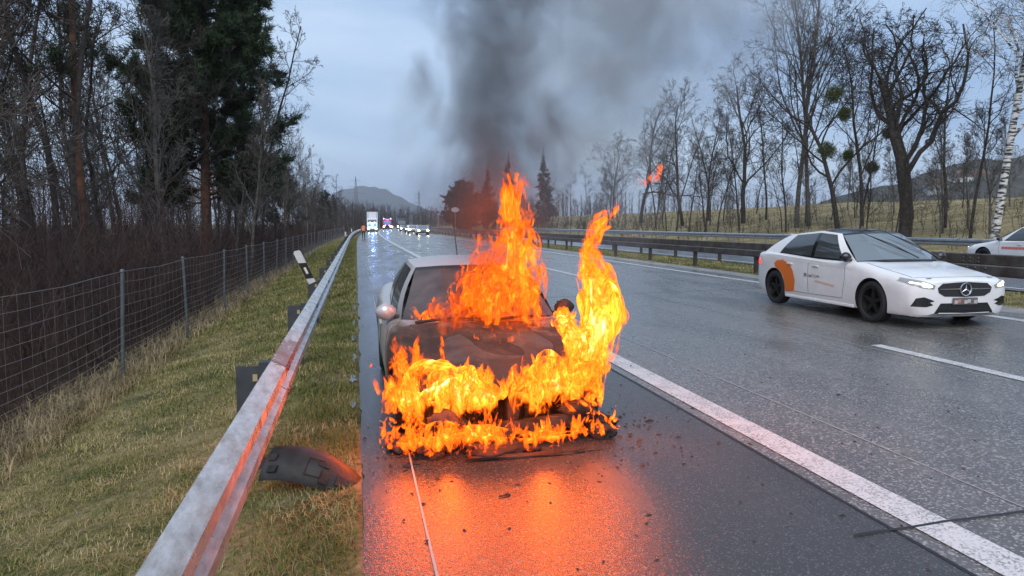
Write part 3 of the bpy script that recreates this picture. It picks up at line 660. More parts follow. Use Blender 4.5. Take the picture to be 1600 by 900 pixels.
# small stems on the slope
for i in range(46):
    x = g.uniform(930, 1600); dX = g.uniform(29, 48); ang = math.atan((x - 800) / 1140) + R(12); Y = dX / math.tan(ang)
    vi = int(g.choice([0, 1, 4])); sc = g.uniform(.4, .95)
    first = vi not in used; used.add(vi)
    tree_thing('bare_tree', variants[vi], Vector((dX, Y, gz(dX) - .05)), g.uniform(0, 6), 'small thin bare tree among the trunks on the dry slope', 'thin trees on the dry slope', sc, first)
for i in range(34):                                            # far row right of the road
    Y = g.uniform(120, 330); X = g.uniform(28, 44) if i % 2 else g.uniform(27, 60); vi = int(g.choice([0, 1, 2, 4]))
    tree_thing('bare_tree', variants[vi], Vector((X + shift(Y), Y, gz(X) - .1)), g.uniform(0, 6), 'distant bare tree right of the motorway bend', 'distant bare trees by the bend', g.uniform(.6, .95), False)
def mistletoe(loc, r, lab):
    g2 = np.random.default_rng(int(abs(loc[0]) * 100) % 9999); n = 340
    d = g2.normal(0, 1, (n, 3)); d /= np.linalg.norm(d, axis=1)[:, None]; p = d * r * g2.uniform(.35, 1, (n, 1))
    V, Fc = needle_tufts([(a, b) for a, b in zip(p, d)], g2, 6, .13, .022, .8)
    tb = Tubes()
    for q in range(0, n, 3): tb.add(np.array([[0, 0, 0], p[q] * .5 + g2.normal(0, .03, 3), p[q]]), .007, .004, 3)
    e = empty('mistletoe', loc, 0, lab, 'plant', 'mistletoe balls'); npmesh('leaves', V, Fc, MAT['mistletoe'], e); tb.obj('twigs', MAT['mistletoe'], e)
for (x, y, r) in [(1303, 147, .62), (1320, 178, .42), (1291, 236, .60), (1325, 243, .28), (1388, 208, .34), (1363, 262, .3)]:
    mistletoe(at(x, y, 46.0), r * .95, 'round green mistletoe ball in a bare crown')
# conifers behind the fire, dark tree further left
for (x, y0, Dp, h, sp, sd, lab) in [(850, 240, 170, 19.5, 3.6, 31, 'tall narrow spruce half hidden by smoke right of the flames'), (795, 248, 175, 19, 3.3, 32, 'tall dark spruce straight behind the flame column'), (762, 262, 180, 17, 3.2, 33, 'dark spruce left of the flame column in the smoke')]:
    p = at(x, 350, Dp); X, Y = p.x, p.y
    tree_thing('spruce_tree', pine(sd, h, .25, .06, sp, 110, 4.5, 'needles_far', tuftn=12, tw=.05, top_narrow=.95, bm='bark_far', L_=.5), Vector((X, Y, .2)), 0, lab, first=True)
p = at(722, 350, 190)
tree_thing('pine_tree', pine(35, 13, .3, .05, 6.2, 130, 4.0, 'needles_far', tuftn=12, tw=.06, top_narrow=.25, bm='bark_far', L_=.5), Vector((p.x, p.y, 0)), 0, 'rounded dark evergreen where the motorway bends away', first=True)

# far woods closing the view, as one mass each
def far_wood(name, pts, hmin, hmax, n, seed, m='bark_far', rad=.05):
    g = np.random.default_rng(seed); tb = Tubes(); pts = np.array(pts, float)
    for i in range(n):
        u = g.uniform(0, len(pts) - 1 - 1e-6); a = int(u); q = pts[a] + (pts[a + 1] - pts[a]) * (u - a); q = q + g.normal(0, 4, 3) * np.array([1, 1, 0]) ; h = g.uniform(hmin, hmax)
        tb.add(np.array([q + [0, 0, -1], q + [g.normal(0, .2), 0, h * .5], q + [g.normal(0, .5), 0, h]]), rad * 2, rad * .5, 3)
        for b in range(22):
            z = h * g.uniform(.12, .95); p0 = q + [0, 0, z]; l = h * g.uniform(.12, .30) * (1.1 - .6 * z / h); an = g.uniform(0, 6.28)
            p1 = p0 + np.array([math.cos(an) * l * .6, math.sin(an) * l * .6, l * .8]); tb.add(np.array([p0, (p0 + p1) / 2, p1]), rad * .8, rad * .35, 3)
    return tag(tb.obj(name, MAT[m]), kind='stuff')
far_wood('distant_wood', [(-42, 8, -1), (-36, 35, -1), (-34, 60, -1), (-32, 95, -1), (-28, 140, -1)], 7, 13, 420, 43, rad=.035)
far_wood('distant_wood', [(-14, 190, -1), (-4, 260, -1), (8, 330, -1), (30, 400, 0), (60, 430, 0), (110, 430, 1)], 7, 12, 700, 41)
far_wood('distant_wood', [(40, 300, 2), (60, 250, 3), (90, 220, 4), (140, 210, 5), (220, 200, 5)], 5, 9, 420, 42)

# grass blades on the verge, the bank and the median
def blades(name, zones, seed, mats_):
    g = np.random.default_rng(seed); Vs = []; tot = 0
    for (x0, x1, y0, y1, n, l0, l1, w_, flat) in zones:
        X = g.uniform(x0, x1, n); Y = g.uniform(y0, y1, n)
        keep = np.array([mnoise.noise(Vector((a * 1.7, b * 1.3, 2))) for a, b in zip(X, Y)]) > g.uniform(-.75, .15, n); X, Y = X[keep], Y[keep]; n2 = len(X)
        Z = np.array([bumpy(a, b) for a, b in zip(X, Y)]) - .01; X = X + np.array([shift(b) for b in Y])
        a = g.uniform(0, 2 * PI, n2); L_ = g.uniform(l0, l1, n2); lean = np.clip(g.normal(flat, .35, n2), .1, 1.5)
        hx, hy = np.cos(a), np.sin(a); o = np.stack([X, Y, Z], 1); side = np.stack([-hy, hx, 0 * hx], 1) * (w_ * g.uniform(.6, 1.3, n2))[:, None]
        m1 = o + np.stack([hx * L_ * .35 * np.sin(lean * .6), hy * L_ * .35 * np.sin(lean * .6), L_ * .5 * np.cos(lean * .6)], 1)
        tp = o + np.stack([hx * L_ * np.sin(lean), hy * L_ * np.sin(lean), L_ * np.cos(lean) * .9], 1)
        Vs.append(np.stack([o - side, o + side, m1 + side * .8, m1 - side * .8, tp + side * .12, tp - side * .12], 1).reshape(-1, 3))
    V = np.concatenate(Vs); q = np.arange(0, len(V), 6)[:, None]
    Fc = np.concatenate([q + np.array([0, 1, 2, 3]), q + np.array([3, 2, 4, 5])])
    return tag(npmesh(name, V, Fc, mats_), kind='stuff')
def grassmat(name, stops):
    m = mat(name, (.1, .1, .03), .6, spec=.25); t = m.node_tree; b = t.nodes['Principled BSDF']; k = t.links.new
    g = N(t, 'ShaderNodeNewGeometry'); nz = N(t, 'ShaderNodeTexNoise'); nz.inputs['Scale'].default_value = 1.5; nz.inputs['Detail'].default_value = 4
    tcn = N(t, 'ShaderNodeTexCoord'); k(tcn.outputs['Object'], nz.inputs['Vector'])
    ad = N(t, 'ShaderNodeMath', operation='MULTIPLY_ADD'); ad.inputs[1].default_value = .5; sb = N(t, 'ShaderNodeMath', operation='MULTIPLY_ADD'); sb.inputs[1].default_value = 1.5; sb.inputs[2].default_value = -.5
    k(nz.outputs['Fac'], sb.inputs[0]); k(g.outputs['Random Per Island'], ad.inputs[0]); k(sb.outputs[0], ad.inputs[2])
    rp = N(t, 'ShaderNodeValToRGB'); e = rp.color_ramp.elements; e[0].position = stops[0][0]; e[0].color = (*stops[0][1], 1); e[1].position = stops[-1][0]; e[1].color = (*stops[-1][1], 1)
    for p_, c_ in stops[1:-1]: x = e.new(p_); x.color = (*c_, 1)
    k(ad.outputs[0], rp.inputs[0]); k(rp.outputs[0], b.inputs['Base Color']); return m
M_grass = grassmat('grass_blades', [(.2, (.08, .115, .018)), (.45, (.155, .17, .034)), (.64, (.26, .225, .07)), (.9, (.48, .39, .20))])
M_dry = grassmat('dry_grass', [(.2, (.17, .12, .06)), (.5, (.30, .23, .12)), (.85, (.46, .37, .21))])
blades('grass', [(-3.3, -.62, 2.0, 7, 46000, .025, .07, .0022, .9), (-3.3, -.62, 7, 14, 36000, .03, .08, .0034, .8), (-3.3, -.62, 14, 32, 30000, .05, .13, .006, .7), (-3.3, -.62, 32, 90, 22000, .06, .16, .014, .6),
                  (-.62, -.03, 2.0, 7, 15000, .03, .10, .0022, .8), (-.62, -.03, 7, 16, 12000, .035, .10, .0034, .7), (-.62, -.06, 16, 90, 16000, .05, .12, .010, .5),
                  (11.1, 13.9, 8, 60, 26000, .04, .11, .009, .7)], 51, M_grass)
blades('dry_grass', [(-4.2, -2.9, 3, 12, 9000, .10, .30, .0035, .9), (-4.2, -3.0, 12, 40, 9000, .12, .32, .007, .85), (-3.2, -.7, 2, 10, 12000, .05, .13, .002, 1.35), (-3.2, -.7, 10, 24, 7000, .06, .14, .004, 1.3), (-.6, -.04, 2, 9, 2500, .05, .14, .002, 1.3),
                      (26.5, 60, 16, 120, 36000, .06, .18, .03, 1.1)], 52, M_dry)
# ------------------------------------------------------------ cars
def pchip(xs, ys, x):
    xs = np.array(xs, float); ys = np.array(ys, float); h = np.diff(xs); d = np.diff(ys) / h
    m = np.zeros(len(xs)); m[0], m[-1] = d[0], d[-1]
    for i in range(1, len(xs) - 1):
        if d[i - 1] * d[i] > 0:
            w1, w2 = 2 * h[i] + h[i - 1], h[i] + 2 * h[i - 1]; m[i] = (w1 + w2) / (w1 / d[i - 1] + w2 / d[i])
    x = np.clip(np.asarray(x, float), xs[0], xs[-1]); i = np.clip(np.searchsorted(xs, x) - 1, 0, len(h) - 1); t = (x - xs[i]) / h[i]
    return ys[i] * (1 + 2 * t) * (1 - t) ** 2 + m[i] * h[i] * t * (1 - t) ** 2 + ys[i + 1] * t * t * (3 - 2 * t) + m[i + 1] * h[i] * t * t * (t - 1)
def catmull(P_, n):
    P_ = np.asarray(P_, float); Q = np.vstack([2 * P_[0] - P_[1], P_, 2 * P_[-1] - P_[-2]]); out = []
    for i in range(1, len(Q) - 2):
        for q in range(n):
            t = q / n; a, b, c, d = Q[i - 1], Q[i], Q[i + 1], Q[i + 2]
            out.append(.5 * ((2 * b) + (c - a) * t + (2 * a - 5 * b + 4 * c - d) * t * t + (3 * b - a - 3 * c + d) * t ** 3))
    out.append(P_[-1]); return np.array(out)
class Car:
    """Car frame: y = distance back from the nose minus L/2, x lateral, z up.  sp: dict of station tables."""
    def __init__(s, sp, root): s.sp = sp; s.root = root; s.L = sp['L']
    def Y(s, u): return u - s.L / 2
    def lower(s, nu=56, sub=4):
        t = s.sp['body']; us = [r_[0] for r_ in t]
        uu = np.unique(np.concatenate([np.linspace(us[0], us[0] + .25, 9), np.linspace(us[0] + .25, us[-1] - .25, nu), np.linspace(us[-1] - .25, us[-1], 7)]))
        cols = [pchip(us, [r_[c] for r_ in t], uu) for c in range(1, 10)]     # w0 z0 w1 z1 w2 z2 w3 z3 zc
        rows = []
        for i, u in enumerate(uu):
            w0, z0, w1, z1, w2, z2, w3, z3, zc = [c[i] for c in cols]
            half = catmull([(w0 * .93, z0 - .015), (w0, z0 + .02), (w1, z1), (w2, z2), (w3, z3), (w3 * .55, z3 + (zc - z3) * .72), (0, zc)], sub)
            ring = [(0, z0 - .02)] + [tuple(p) for p in half]
            full = [(x, s.Y(u), z) for x, z in ring] + [(-x, s.Y(u), z) for x, z in ring[-2:0:-1]]
            rows.append(full)
        mb = MB(); mb.grid(rows, closed=True); k = len(rows[0]); n = len(rows)
        mb.f += [tuple(range(k))[::-1], tuple(range((n - 1) * k, n * k))]; mb.m += [0, 0]
        me = bpy.data.meshes.new('shell'); me.from_pydata(mb.v, [], mb.f)
        bm = bmesh.new(); bm.from_mesh(me); bmesh.ops.recalc_face_normals(bm, faces=bm.faces[:]); bm.to_mesh(me)
        s.bvh = BVHTree.FromBMesh(bm); bm.free()
        return me
    def cut_wheels(s, me, r=.36):
        o = bpy.data.objects.new('tmp', me); COL.objects.link(o); cut = []
        for u in s.sp['axles']:
            for sd in (-1, 1):
                mb = MB(); k = 28; x0, x1 = sd * .52, sd * 1.2
                vs = [(x, s.Y(u) + r * math.cos(2 * PI * j / k), s.sp['wr'] + .01 + r * math.sin(2 * PI * j / k)) for x in (x0, x1) for j in range(k)]
                mb.add(vs, [tuple(range(k)), tuple(range(k, 2 * k))] + [(j, (j + 1) % k, k + (j + 1) % k, k + j) for j in range(k)])
                c = mb.build('tmpcut', MAT['black_plastic']); cut.append(c)
                md = o.modifiers.new('b', 'BOOLEAN'); md.object = c; md.operation = 'DIFFERENCE'; md.solver = 'EXACT'
        o.data.materials.append(MAT['black_plastic']); bpy.context.view_layer.update()
        m2 = bpy.data.meshes.new_from_object(o.evaluated_get(bpy.context.evaluated_depsgraph_get()))
        bpy.data.objects.remove(o)
        for c in cut: bpy.data.objects.remove(c)
        return m2
    def split(s, me, regions, planes, paint):
        """cut the shell along planes, then hand faces to named parts; regions: [(name, test(centre, normal), material)]"""
        bm = bmesh.new(); bm.from_mesh(me)
        for co, no in planes: bmesh.ops.bisect_plane(bm, geom=bm.verts[:] + bm.edges[:] + bm.faces[:], plane_co=co, plane_no=no)
        bm.faces.ensure_lookup_table(); own = []
        for f in bm.faces:
            c = f.calc_center_median(); own.append(next((i for i, r_ in enumerate(regions) if r_[1](c, f.normal)), -1))
        out = {}
        for i, (nm, _, m) in enumerate(regions + [('body_shell', None, paint)]):
          idx = i if i < len(regions) else -1
          for sgn in ((-1, 1) if 'door' in nm or 'fender' in nm else (0,)):
            fs = [f for f, w_ in zip(bm.faces, own) if w_ == idx and (sgn == 0 or f.calc_center_median().x * sgn > 0)]
            if not fs: continue
            vm = {}; V = []; Fc = []; mi = []
            for f in fs:
                q = []
                for v in f.verts:
                    if v.index not in vm: vm[v.index] = len(V); V.append(v.co.copy())
                    q.append(vm[v.index])
                Fc.append(q); wheelwell = (abs(f.normal.x) < .75 and min(abs((f.calc_center_median().y - s.Y(a)) ** 2 + (f.calc_center_median().z - s.sp['wr'] - .01) ** 2 - s.sp['arch'] ** 2) for a in s.sp['axles']) < .02) or abs(abs(f.calc_center_median().x) - .52) < .003
                mi.append(1 if wheelwell or f.normal.z < -.8 else 0)
            m_ = bpy.data.meshes.new(nm); m_.from_pydata(V, [], Fc)
            out.setdefault(nm, []).append(finish(m_, nm, [m, MAT['black_plastic']], s.root, angle=32, fix=False, mi=mi))
        bm.free(); return out
    def ray(s, o, d):
        h = s.bvh.ray_cast(Vector(o), Vector(d)); return h[0], h[1]
    def proj(s, a, b, plane, side=1, off=.004):
        """(a, b) on a plane outside the car -> point on the shell"""
        if plane == 'front': o, d = (a, -4, b), (0, 1, 0)
        elif plane == 'rear': o, d = (a, 4, b), (0, -1, 0)
        elif plane == 'side': o, d = (3 * side, a, b), (-side, 0, 0)
        else: o, d = (a, b, 4), (0, 0, -1)
        h, n = s.ray(o, d)
        if h is None: return None
        if n.dot(Vector(d)) > 0: n = -n
        return h + n * off
    def patch(s, poly, plane, name, m, parent=None, side=1, off=.004, step=.04, smooth=True):
        bm = bmesh.new(); vs = [bm.verts.new((a, b, 0)) for a, b in poly]; bm.faces.new(vs)
        A = [p[0] for p in poly]; B = [p[1] for p in poly]
        for c in np.arange(min(A) + step, max(A), step): bmesh.ops.bisect_plane(bm, geom=bm.verts[:] + bm.edges[:] + bm.faces[:], plane_co=(c, 0, 0), plane_no=(1, 0, 0))
        for c in np.arange(min(B) + step, max(B), step): bmesh.ops.bisect_plane(bm, geom=bm.verts[:] + bm.edges[:] + bm.faces[:], plane_co=(0, c, 0), plane_no=(0, 1, 0))
        dead = []
        for v in bm.verts:
            q = s.proj(v.co.x, v.co.y, plane, side, off)
            if q is None: dead.append(v)
            else: v.co = q
        if dead: bmesh.ops.delete(bm, geom=dead, context='VERTS')
        me = bpy.data.meshes.new(name); bm.to_mesh(me); bm.free()
        if not len(me.polygons): return None
        return finish(me, name, m, parent or s.root, smooth=smooth, fix=False)
    def seam(s, pts, plane, name='seam', parent=None, side=1, r=.0035, m=None, n=10):
        out = []
        for i in range(len(pts) - 1):
            for q in range(n):
                t = q / n; a = pts[i][0] + (pts[i + 1][0] - pts[i][0]) * t; b = pts[i][1] + (pts[i + 1][1] - pts[i][1]) * t
                h = s.proj(a, b, plane, side, .0)
                if h is not None: out.append(h)
        if len(out) < 2: return None
        return MB().tube(out, r, 4, cap=False).build(name, m or MAT['seam'], parent or s.root, fix=False)
    def greenhouse(s, B, T, glass, paint, frame, roofm, zroof, pillars=True, screen=None):
        """B, T: half loops (x, u, z) front centre -> rear centre; segments: 0-1 1-2 screen, 2-3 A, 3-4 window, 4-5 B, 5-6 window, 6-7 C, 7-8 8-9 rear"""
        B = np.array(B, float); T = np.array(T, float); nv = 7; r_ = s.root
        def cell(i, a0, a1, v0, v1, n=3):
            rows = []
            for v in np.linspace(v0, v1, nv):
                row = []
                for a in np.linspace(a0, a1, n):
                    b, t = B[i] + (B[i + 1] - B[i]) * a, T[i] + (T[i + 1] - T[i]) * a
                    p = b + (t - b) * v; bul = .035 * math.sin(PI * v) * (1 if 2 <= i <= 6 else .6)
                    p = p + np.array([bul if 2 <= i <= 6 else 0, (-bul if i < 2 else (bul if i > 6 else 0)), 0])
                    row.append((p[0], s.Y(p[1]), p[2]))
                rows.append(row)
            return rows
        def mir(rows): return [[(-x, y, z) for x, y, z in q] for q in rows]
        parts = {'windshield': ([0, 1], screen or glass), 'rear_window': ([7, 8], glass)}
        for nm, (segs, m) in parts.items():
            mb = MB(); lo_, hi_ = MB(), MB()
            for i in segs:
                for k_, mm in ((mb, (.05, .94)), (lo_, (0, .05)), (hi_, (.94, 1))):
                    q = cell(i, 0, 1, *mm); k_.grid(q); k_.grid(mir(q))
            bm_obj = mb.build(nm, m, r_, smooth=True)
            lo_.build('lower_seal', frame, bm_obj, smooth=True); hi_.build('upper_seal', frame, bm_obj, smooth=True)
        for f_ in (lambda q: q, mir):
            for i, nm in ((2, 'front_pillar'), (6, 'rear_pillar')): MB().grid(f_(cell(i, 0, 1, 0, 1, 4))).build(nm, paint, r_, smooth=True)
            a_, b_ = MB(), MB()
            for i in (3, 4, 5): a_.grid(f_(cell(i, 0, 1, .93, 1))); b_.grid(f_(cell(i, 0, 1, 0, .07)))
            a_.build('roof_rail', paint, r_, smooth=True); b_.build('window_trim', frame, r_, smooth=True)
            MB().grid(f_(cell(4, 0, 1, .07, .93))).build('centre_pillar', frame, r_, smooth=True)
        for i, nm in ((3, 'front_side_window'), (5, 'rear_side_window')):
            q = cell(i, 0, 1, .07, .93, 6)
            MB().grid(q).build(nm, glass, r_, smooth=True); MB().grid(mir(q)).build(nm, glass, r_, smooth=True)
        # roof skin: straight across between the loop's own edge points
        uf, ur = T[0][1], T[9][1]; rows = []
        es = [(p[0], p[1], p[2]) for p in T]
        for t in np.linspace(0, 1, 15):
            row = []
            for j in np.linspace(-1, 1, 13):
                a = abs(j)
                # front edge and rear edge curves in plan
                fu = np.interp(a * T[2][0], [T[0][0], T[1][0], T[2][0]], [T[0][1], T[1][1], T[2][1]]); ru = np.interp(a * T[7][0], [T[9][0], T[8][0], T[7][0]], [T[9][1], T[8][1], T[7][1]])
                u = fu + (ru - fu) * t
                xe = np.interp(u, [p[1] for p in T[2:8]], [p[0] for p in T[2:8]]); ze = np.interp(u, [p[1] for p in T[2:8]], [p[2] for p in T[2:8]])
                zf = np.interp(a * xe, [T[0][0], T[1][0], T[2][0]], [T[0][2], T[1][2], T[2][2]]) - T[2][2]; zr = np.interp(a * xe, [T[9][0], T[8][0], T[7][0]], [T[9][2], T[8][2], T[7][2]]) - T[7][2]
                crown = zf * (1 - t) ** 2 + zr * t ** 2 + s.sp.get('crown', .045) * (1 - a ** 2.2) * (4 * t * (1 - t)) ** .6
                row.append((j * xe, s.Y(u), ze + crown))
            rows.append(row)
        rf = MB().grid(rows).build('roof', roofm, r_, smooth=True)
        return rf
    def wheel(s, u, sd, r=.325, wd=.205, rim='rim_black', sink=0.0, spokes=5, parent=None, x=None):
        g = bpy.data.objects.new('wheel', None); COL.objects.link(g); g.parent = parent or s.root
        x = (s.sp['track'] if x is None else x) * sd; g.location = (x, s.Y(u), r - sink); g.rotation_euler = (0, 0, 0 if sd > 0 else PI)
        h = wd / 2; rr = r * .70
        MB().lathe([(rr, -h * .8), (rr + .02, -h * .98), (r - .035, -h), (r - .008, -h * .78), (r, -h * .3), (r, h * .3), (r - .008, h * .78), (r - .035, h), (rr + .02, h * .98), (rr, h * .8), (rr - .012, h * .5), (rr - .012, -h * .5)], 'X', 36, closed=True).build('tyre', MAT['rubber'], g, angle=40)
        mb = MB(); mb.lathe([(rr - .004, h * .84), (rr - .02, h * .80), (rr - .035, h * .2), (rr - .05, -h * .2), (.0, -h * .3)], 'X', 36)
        mb.lathe([(0, h * .62), (.03, h * .62), (.045, h * .5), (.05, h * .1)], 'X', 18)
        for q in range(spokes):
            for dq in (-.14, .14):
                a = 2 * PI * q / spokes; rot = Matrix.Rotation(a, 4, 'X').to_3x3()
                mb.box(rot @ Vector((h * .45, dq * rr * .45, rr * .52)), (.03, .030, rr * .90), rot @ Matrix.Rotation(dq * .5, 3, 'X'))
        mb.build('rim', MAT[rim], g, angle=30)
        return g
    def mirror(s, side, u, z, x, m, glassm=None):
        mb = MB(); rows = []
        for t in np.linspace(0, 1, 7):
            w_ = math.sin(PI * (.12 + .80 * t)) ; cx = x + .19 * t
            rows.append([(side * (cx + 0), s.Y(u) + .075 * w_ * math.cos(a) * (1.15 if math.cos(a) < 0 else .8), z + .085 * w_ * math.sin(a) + .01 * t) for a in np.linspace(0, 2 * PI, 13)[:-1]])
        mb.grid(rows, closed=True); mb.f += [tuple(range(12)), tuple(range(83, 71, -1))]; mb.m += [0, 0]
        o = mb.build('mirror', m, s.root, angle=50)
        MB().box((side * (x - .03), s.Y(u) + .01, z - .045), (.12, .05, .03), bev=.006).build('mirror_arm', MAT['black_plastic'], o)
        MB().box((side * (x + .10), s.Y(u) + .062, z + .01), (.13, .006, .10)).build('mirror_glass', MAT['car_glass'], o)
        return o
MAT['paint_silver'] = None
mat('paint_silver', (.52, .53, .54), .28, metal=.35, coat=.4, var=.12, vscale=2.5)
mat('headlamp_lens', (.30, .31, .31), .06, spec=.8)
mat('headlamp_lit', (.9, .85, .7), .2, emit=(1.0, .86, .55), es=5.0)
mat('drl_lit', (.9, .85, .7), .2, emit=(1.0, .84, .50), es=2.2)
mat('tail_red', (.45, .02, .02), .2, emit=(1, .05, .04), es=.7)
mat('orange_film', (.72, .17, .02), .4)
mat('grey_film', (.22, .22, .22), .5); mat('grey_film_pale', (.50, .50, .50), .5); mat('pale_orange_film', (.80, .50, .36), .5); mat('red_film', (.70, .16, .14), .5)
mat('plate', (.45, .44, .43), .5); mat('plate_dark', (.14, .13, .13), .5); mat('plate_red', (.50, .20, .14), .5)
HATCH = dict(L=4.42, axles=[.87, 3.60], wr=.325, arch=.362, track=.785, crown=.03, body=[
    # u    w0   z0    w1   z1   w2   z2   w3   z3   zc
    (.00, .50, .24, .56, .34, .58, .55, .52, .66, .70),
    (.05, .66, .20, .72, .34, .74, .56, .66, .685, .73),
    (.15, .76, .18, .82, .36, .82, .60, .72, .715, .765),
    (.35, .83, .18, .865, .40, .865, .64, .75, .755, .815),
    (.87, .87, .19, .900, .44, .893, .70, .79, .835, .885),
    (1.30, .87, .19, .897, .46, .890, .75, .82, .90, .945),
    (2.20, .87, .19, .898, .48, .892, .82, .845, .915, .93),
    (3.10, .87, .19, .900, .50, .895, .86, .840, .955, .97),
    (3.60, .87, .21, .900, .52, .890, .88, .825, .975, .99),
    (4.05, .84, .24, .875, .54, .868, .88, .790, .985, .99),
    (4.30, .79, .27, .82, .54, .81, .87, .73, .975, .98),
    (4.42, .66, .32, .71, .54, .70, .84, .62, .94, .95)])
def hatchback(loc, rotz, label, detail=True, paint='white_paint', roofm='black_gloss', lamps='headlamp_lit'):
    root = empty('hatchback_car', loc, rotz, label, 'car'); c = Car(HATCH, root); pm = MAT[paint]
    me = c.cut_wheels(c.lower(), .362)
    y = c.Y
    reg = [('front_door', lambda p, n: abs(p.x) > .6 and y(1.50) < p.y < y(2.52) and p.z > .30 and abs(n.x) > .35, pm),
           ('rear_door', lambda p, n: abs(p.x) > .6 and y(2.52) < p.y < y(3.26) and p.z > .30 and abs(n.x) > .35, pm),
           ('hood', lambda p, n: y(.16) < p.y < y(1.28) and abs(p.x) < .71 and n.z > .5, pm),
           ('front_bumper', lambda p, n: p.y < y(.52) and p.z < .70 and not (n.z > .6), pm),
           ('rear_bumper', lambda p, n: p.y > y(3.98) and p.z < .62, pm)]
    pl = [((0, y(u), 0), (0, 1, 0)) for u in (1.50, 2.52, 3.26, .16, 1.28, .52, 3.98)] + [((0, 0, z), (0, 0, 1)) for z in (.30, .70, .62)] + [((sx_ * .71, 0, 0), (1, 0, 0)) for sx_ in (-1, 1)]
    parts = c.split(me, reg, pl, pm)
    B = [(0, 1.08, .945), (.42, 1.13, .94), (.775, 1.36, .905), (.81, 1.62, .905), (.825, 2.46, .925), (.825, 2.56, .927), (.80, 3.60, .968), (.745, 4.20, .975), (.42, 4.30, .97), (0, 4.35, .97)]
    T = [(0, 1.90, 1.395), (.33, 1.93, 1.388), (.57, 2.05, 1.362), (.60, 2.14, 1.376), (.625, 2.48, 1.405), (.625, 2.57, 1.405), (.595, 3.26, 1.352), (.56, 3.68, 1.295), (.33, 3.80, 1.325), (0, 3.84, 1.335)]
    c.greenhouse(B, T, MAT['car_glass'], pm, MAT['black_gloss'], MAT[roofm], None, screen=MAT['windscreen_glass'])
    MB().prism([(-.52, y(3.68)), (.52, y(3.68)), (.50, y(3.95)), (-.50, y(3.95))], 1.312, 1.338).build('rear_spoiler', pm, root)
    for sd in (-1, 1):
        for u in HATCH['axles']: c.wheel(u, sd)
        c.mirror(sd, 1.50, .985, .80, MAT['black_gloss'])
        # headlamp: swept lens with a lit bar and projector
        hl = c.patch([(sd * .845, .69), (sd * .80, .735), (sd * .62, .685), (sd * .50, .635), (sd * .52, .585), (sd * .68, .60), (sd * .80, .64)], 'front', 'headlight', MAT['headlamp_lens'], off=.006, step=.03)
        c.patch([(sd * .70, .655), (sd * .67, .672), (sd * .57, .642), (sd * .55, .618), (sd * .60, .608), (sd * .68, .622)], 'front', 'projector', MAT[lamps], hl, off=.012, step=.03)
        c.patch([(sd * .80, .665), (sd * .79, .682), (sd * .69, .662), (sd * .69, .648)], 'front', 'daytime_light', MAT['drl_lit'], hl, off=.012, step=.03)
        # corner air intake
        c.patch([(sd * .80, .33), (sd * .76, .45), (sd * .66, .47), (sd * .50, .41), (sd * .58, .39), (sd * .52, .355), (sd * .62, .325)], 'front', 'side_intake', MAT['black_gloss'], off=.005, step=.04)
        tl = c.patch([(y(4.10), .74), (y(4.38), .76), (y(4.36), .86), (y(4.20), .87)], 'side', 'tail_light', MAT['tail_red'], side=sd, off=.005, step=.05)
        fd = parts['front_door'][(sd + 1) // 2]; rd = parts['rear_door'][(sd + 1) // 2]
        c.seam([(y(1.52), .88), (y(1.50), .62), (y(1.56), .31), (y(2.50), .30), (y(2.52), .9)], 'side', 'door_seam', fd, sd)
        c.seam([(y(2.52), .30), (y(3.10), .30), (y(3.26), .62), (y(3.34), .92)], 'side', 'door_seam', rd, sd)
        c.seam([(y(1.35), .80), (y(2.5), .835), (y(3.9), .88)], 'side', 'shoulder_crease', None, sd, r=.003, m=MAT['grey_film_pale'])
        for u, dd in ((2.30, fd), (3.08, rd)):
            h = c.proj(y(u), .80, 'side', sd, .012); MB().box(h, (.022, .17, .028), bev=.008).build('handle', pm, dd, angle=40)
        MB().box((sd * .865, y(2.25), .205), (.05, 1.95, .05), bev=.015).build('sill', pm, root)
    # grille with bars and star emblem
    gl = c.patch([(-.44, .53), (-.46, .60), (-.38, .665), (0, .685), (.38, .665), (.46, .60), (.44, .53), (.34, .475), (0, .465), (-.34, .475)], 'front', 'grille', MAT['black_plastic'], off=.005, step=.04)
    for zz in (.583,):
        for sd in (-1, 1):
            c.patch([(sd * .10, zz - .010), (sd * .43, zz - .006), (sd * .43, zz + .006), (sd * .10, zz + .010)], 'front', 'grille_bar', MAT['chrome'], gl, off=.014, step=.05)
    ce = c.proj(0, .578, 'front', 1, .022); em = MB()
    em.lathe([(.082, 0), (.086, -.008), (.094, -.010), (.099, 0), (.094, .006), (.086, .006)], 'Y', 32, closed=True)
    for a in (90, 210, 330):
        a = R(a); p = (-math.sin(a) * .012, math.cos(a) * .012); q = (math.cos(a) * .088, math.sin(a) * .088)
        em.add([(p[0], -.006, p[1]), (-p[0], -.006, -p[1]), (q[0], -.006, q[1]), (0, -.013, 0), (0, 0.004, 0)], [(0, 3, 2), (1, 2, 3), (0, 2, 4), (1, 4, 2)])
    eo = em.build('star_emblem', MAT['chrome'], root, angle=30); eo.location = ce
    lo = c.patch([(-.50, .235), (-.40, .375), (.40, .375), (.50, .235), (.42, .215), (-.42, .215)], 'front', 'lower_intake', MAT['black_gloss'], off=.005, step=.04)
    lip = c.patch([(-.76, .185), (-.78, .215), (-.42, .205), (.42, .205), (.78, .215), (.76, .185)], 'front', 'bumper_lip', MAT['plastic_white'], off=.012, step=.05)
    pp = c.proj(0, .40, 'front', 1, .02)
    pl_ = MB().box((0, pp.y, .405), (.42, .012, .10), bev=.004).build('number_plate', MAT['plate_dark'], root)
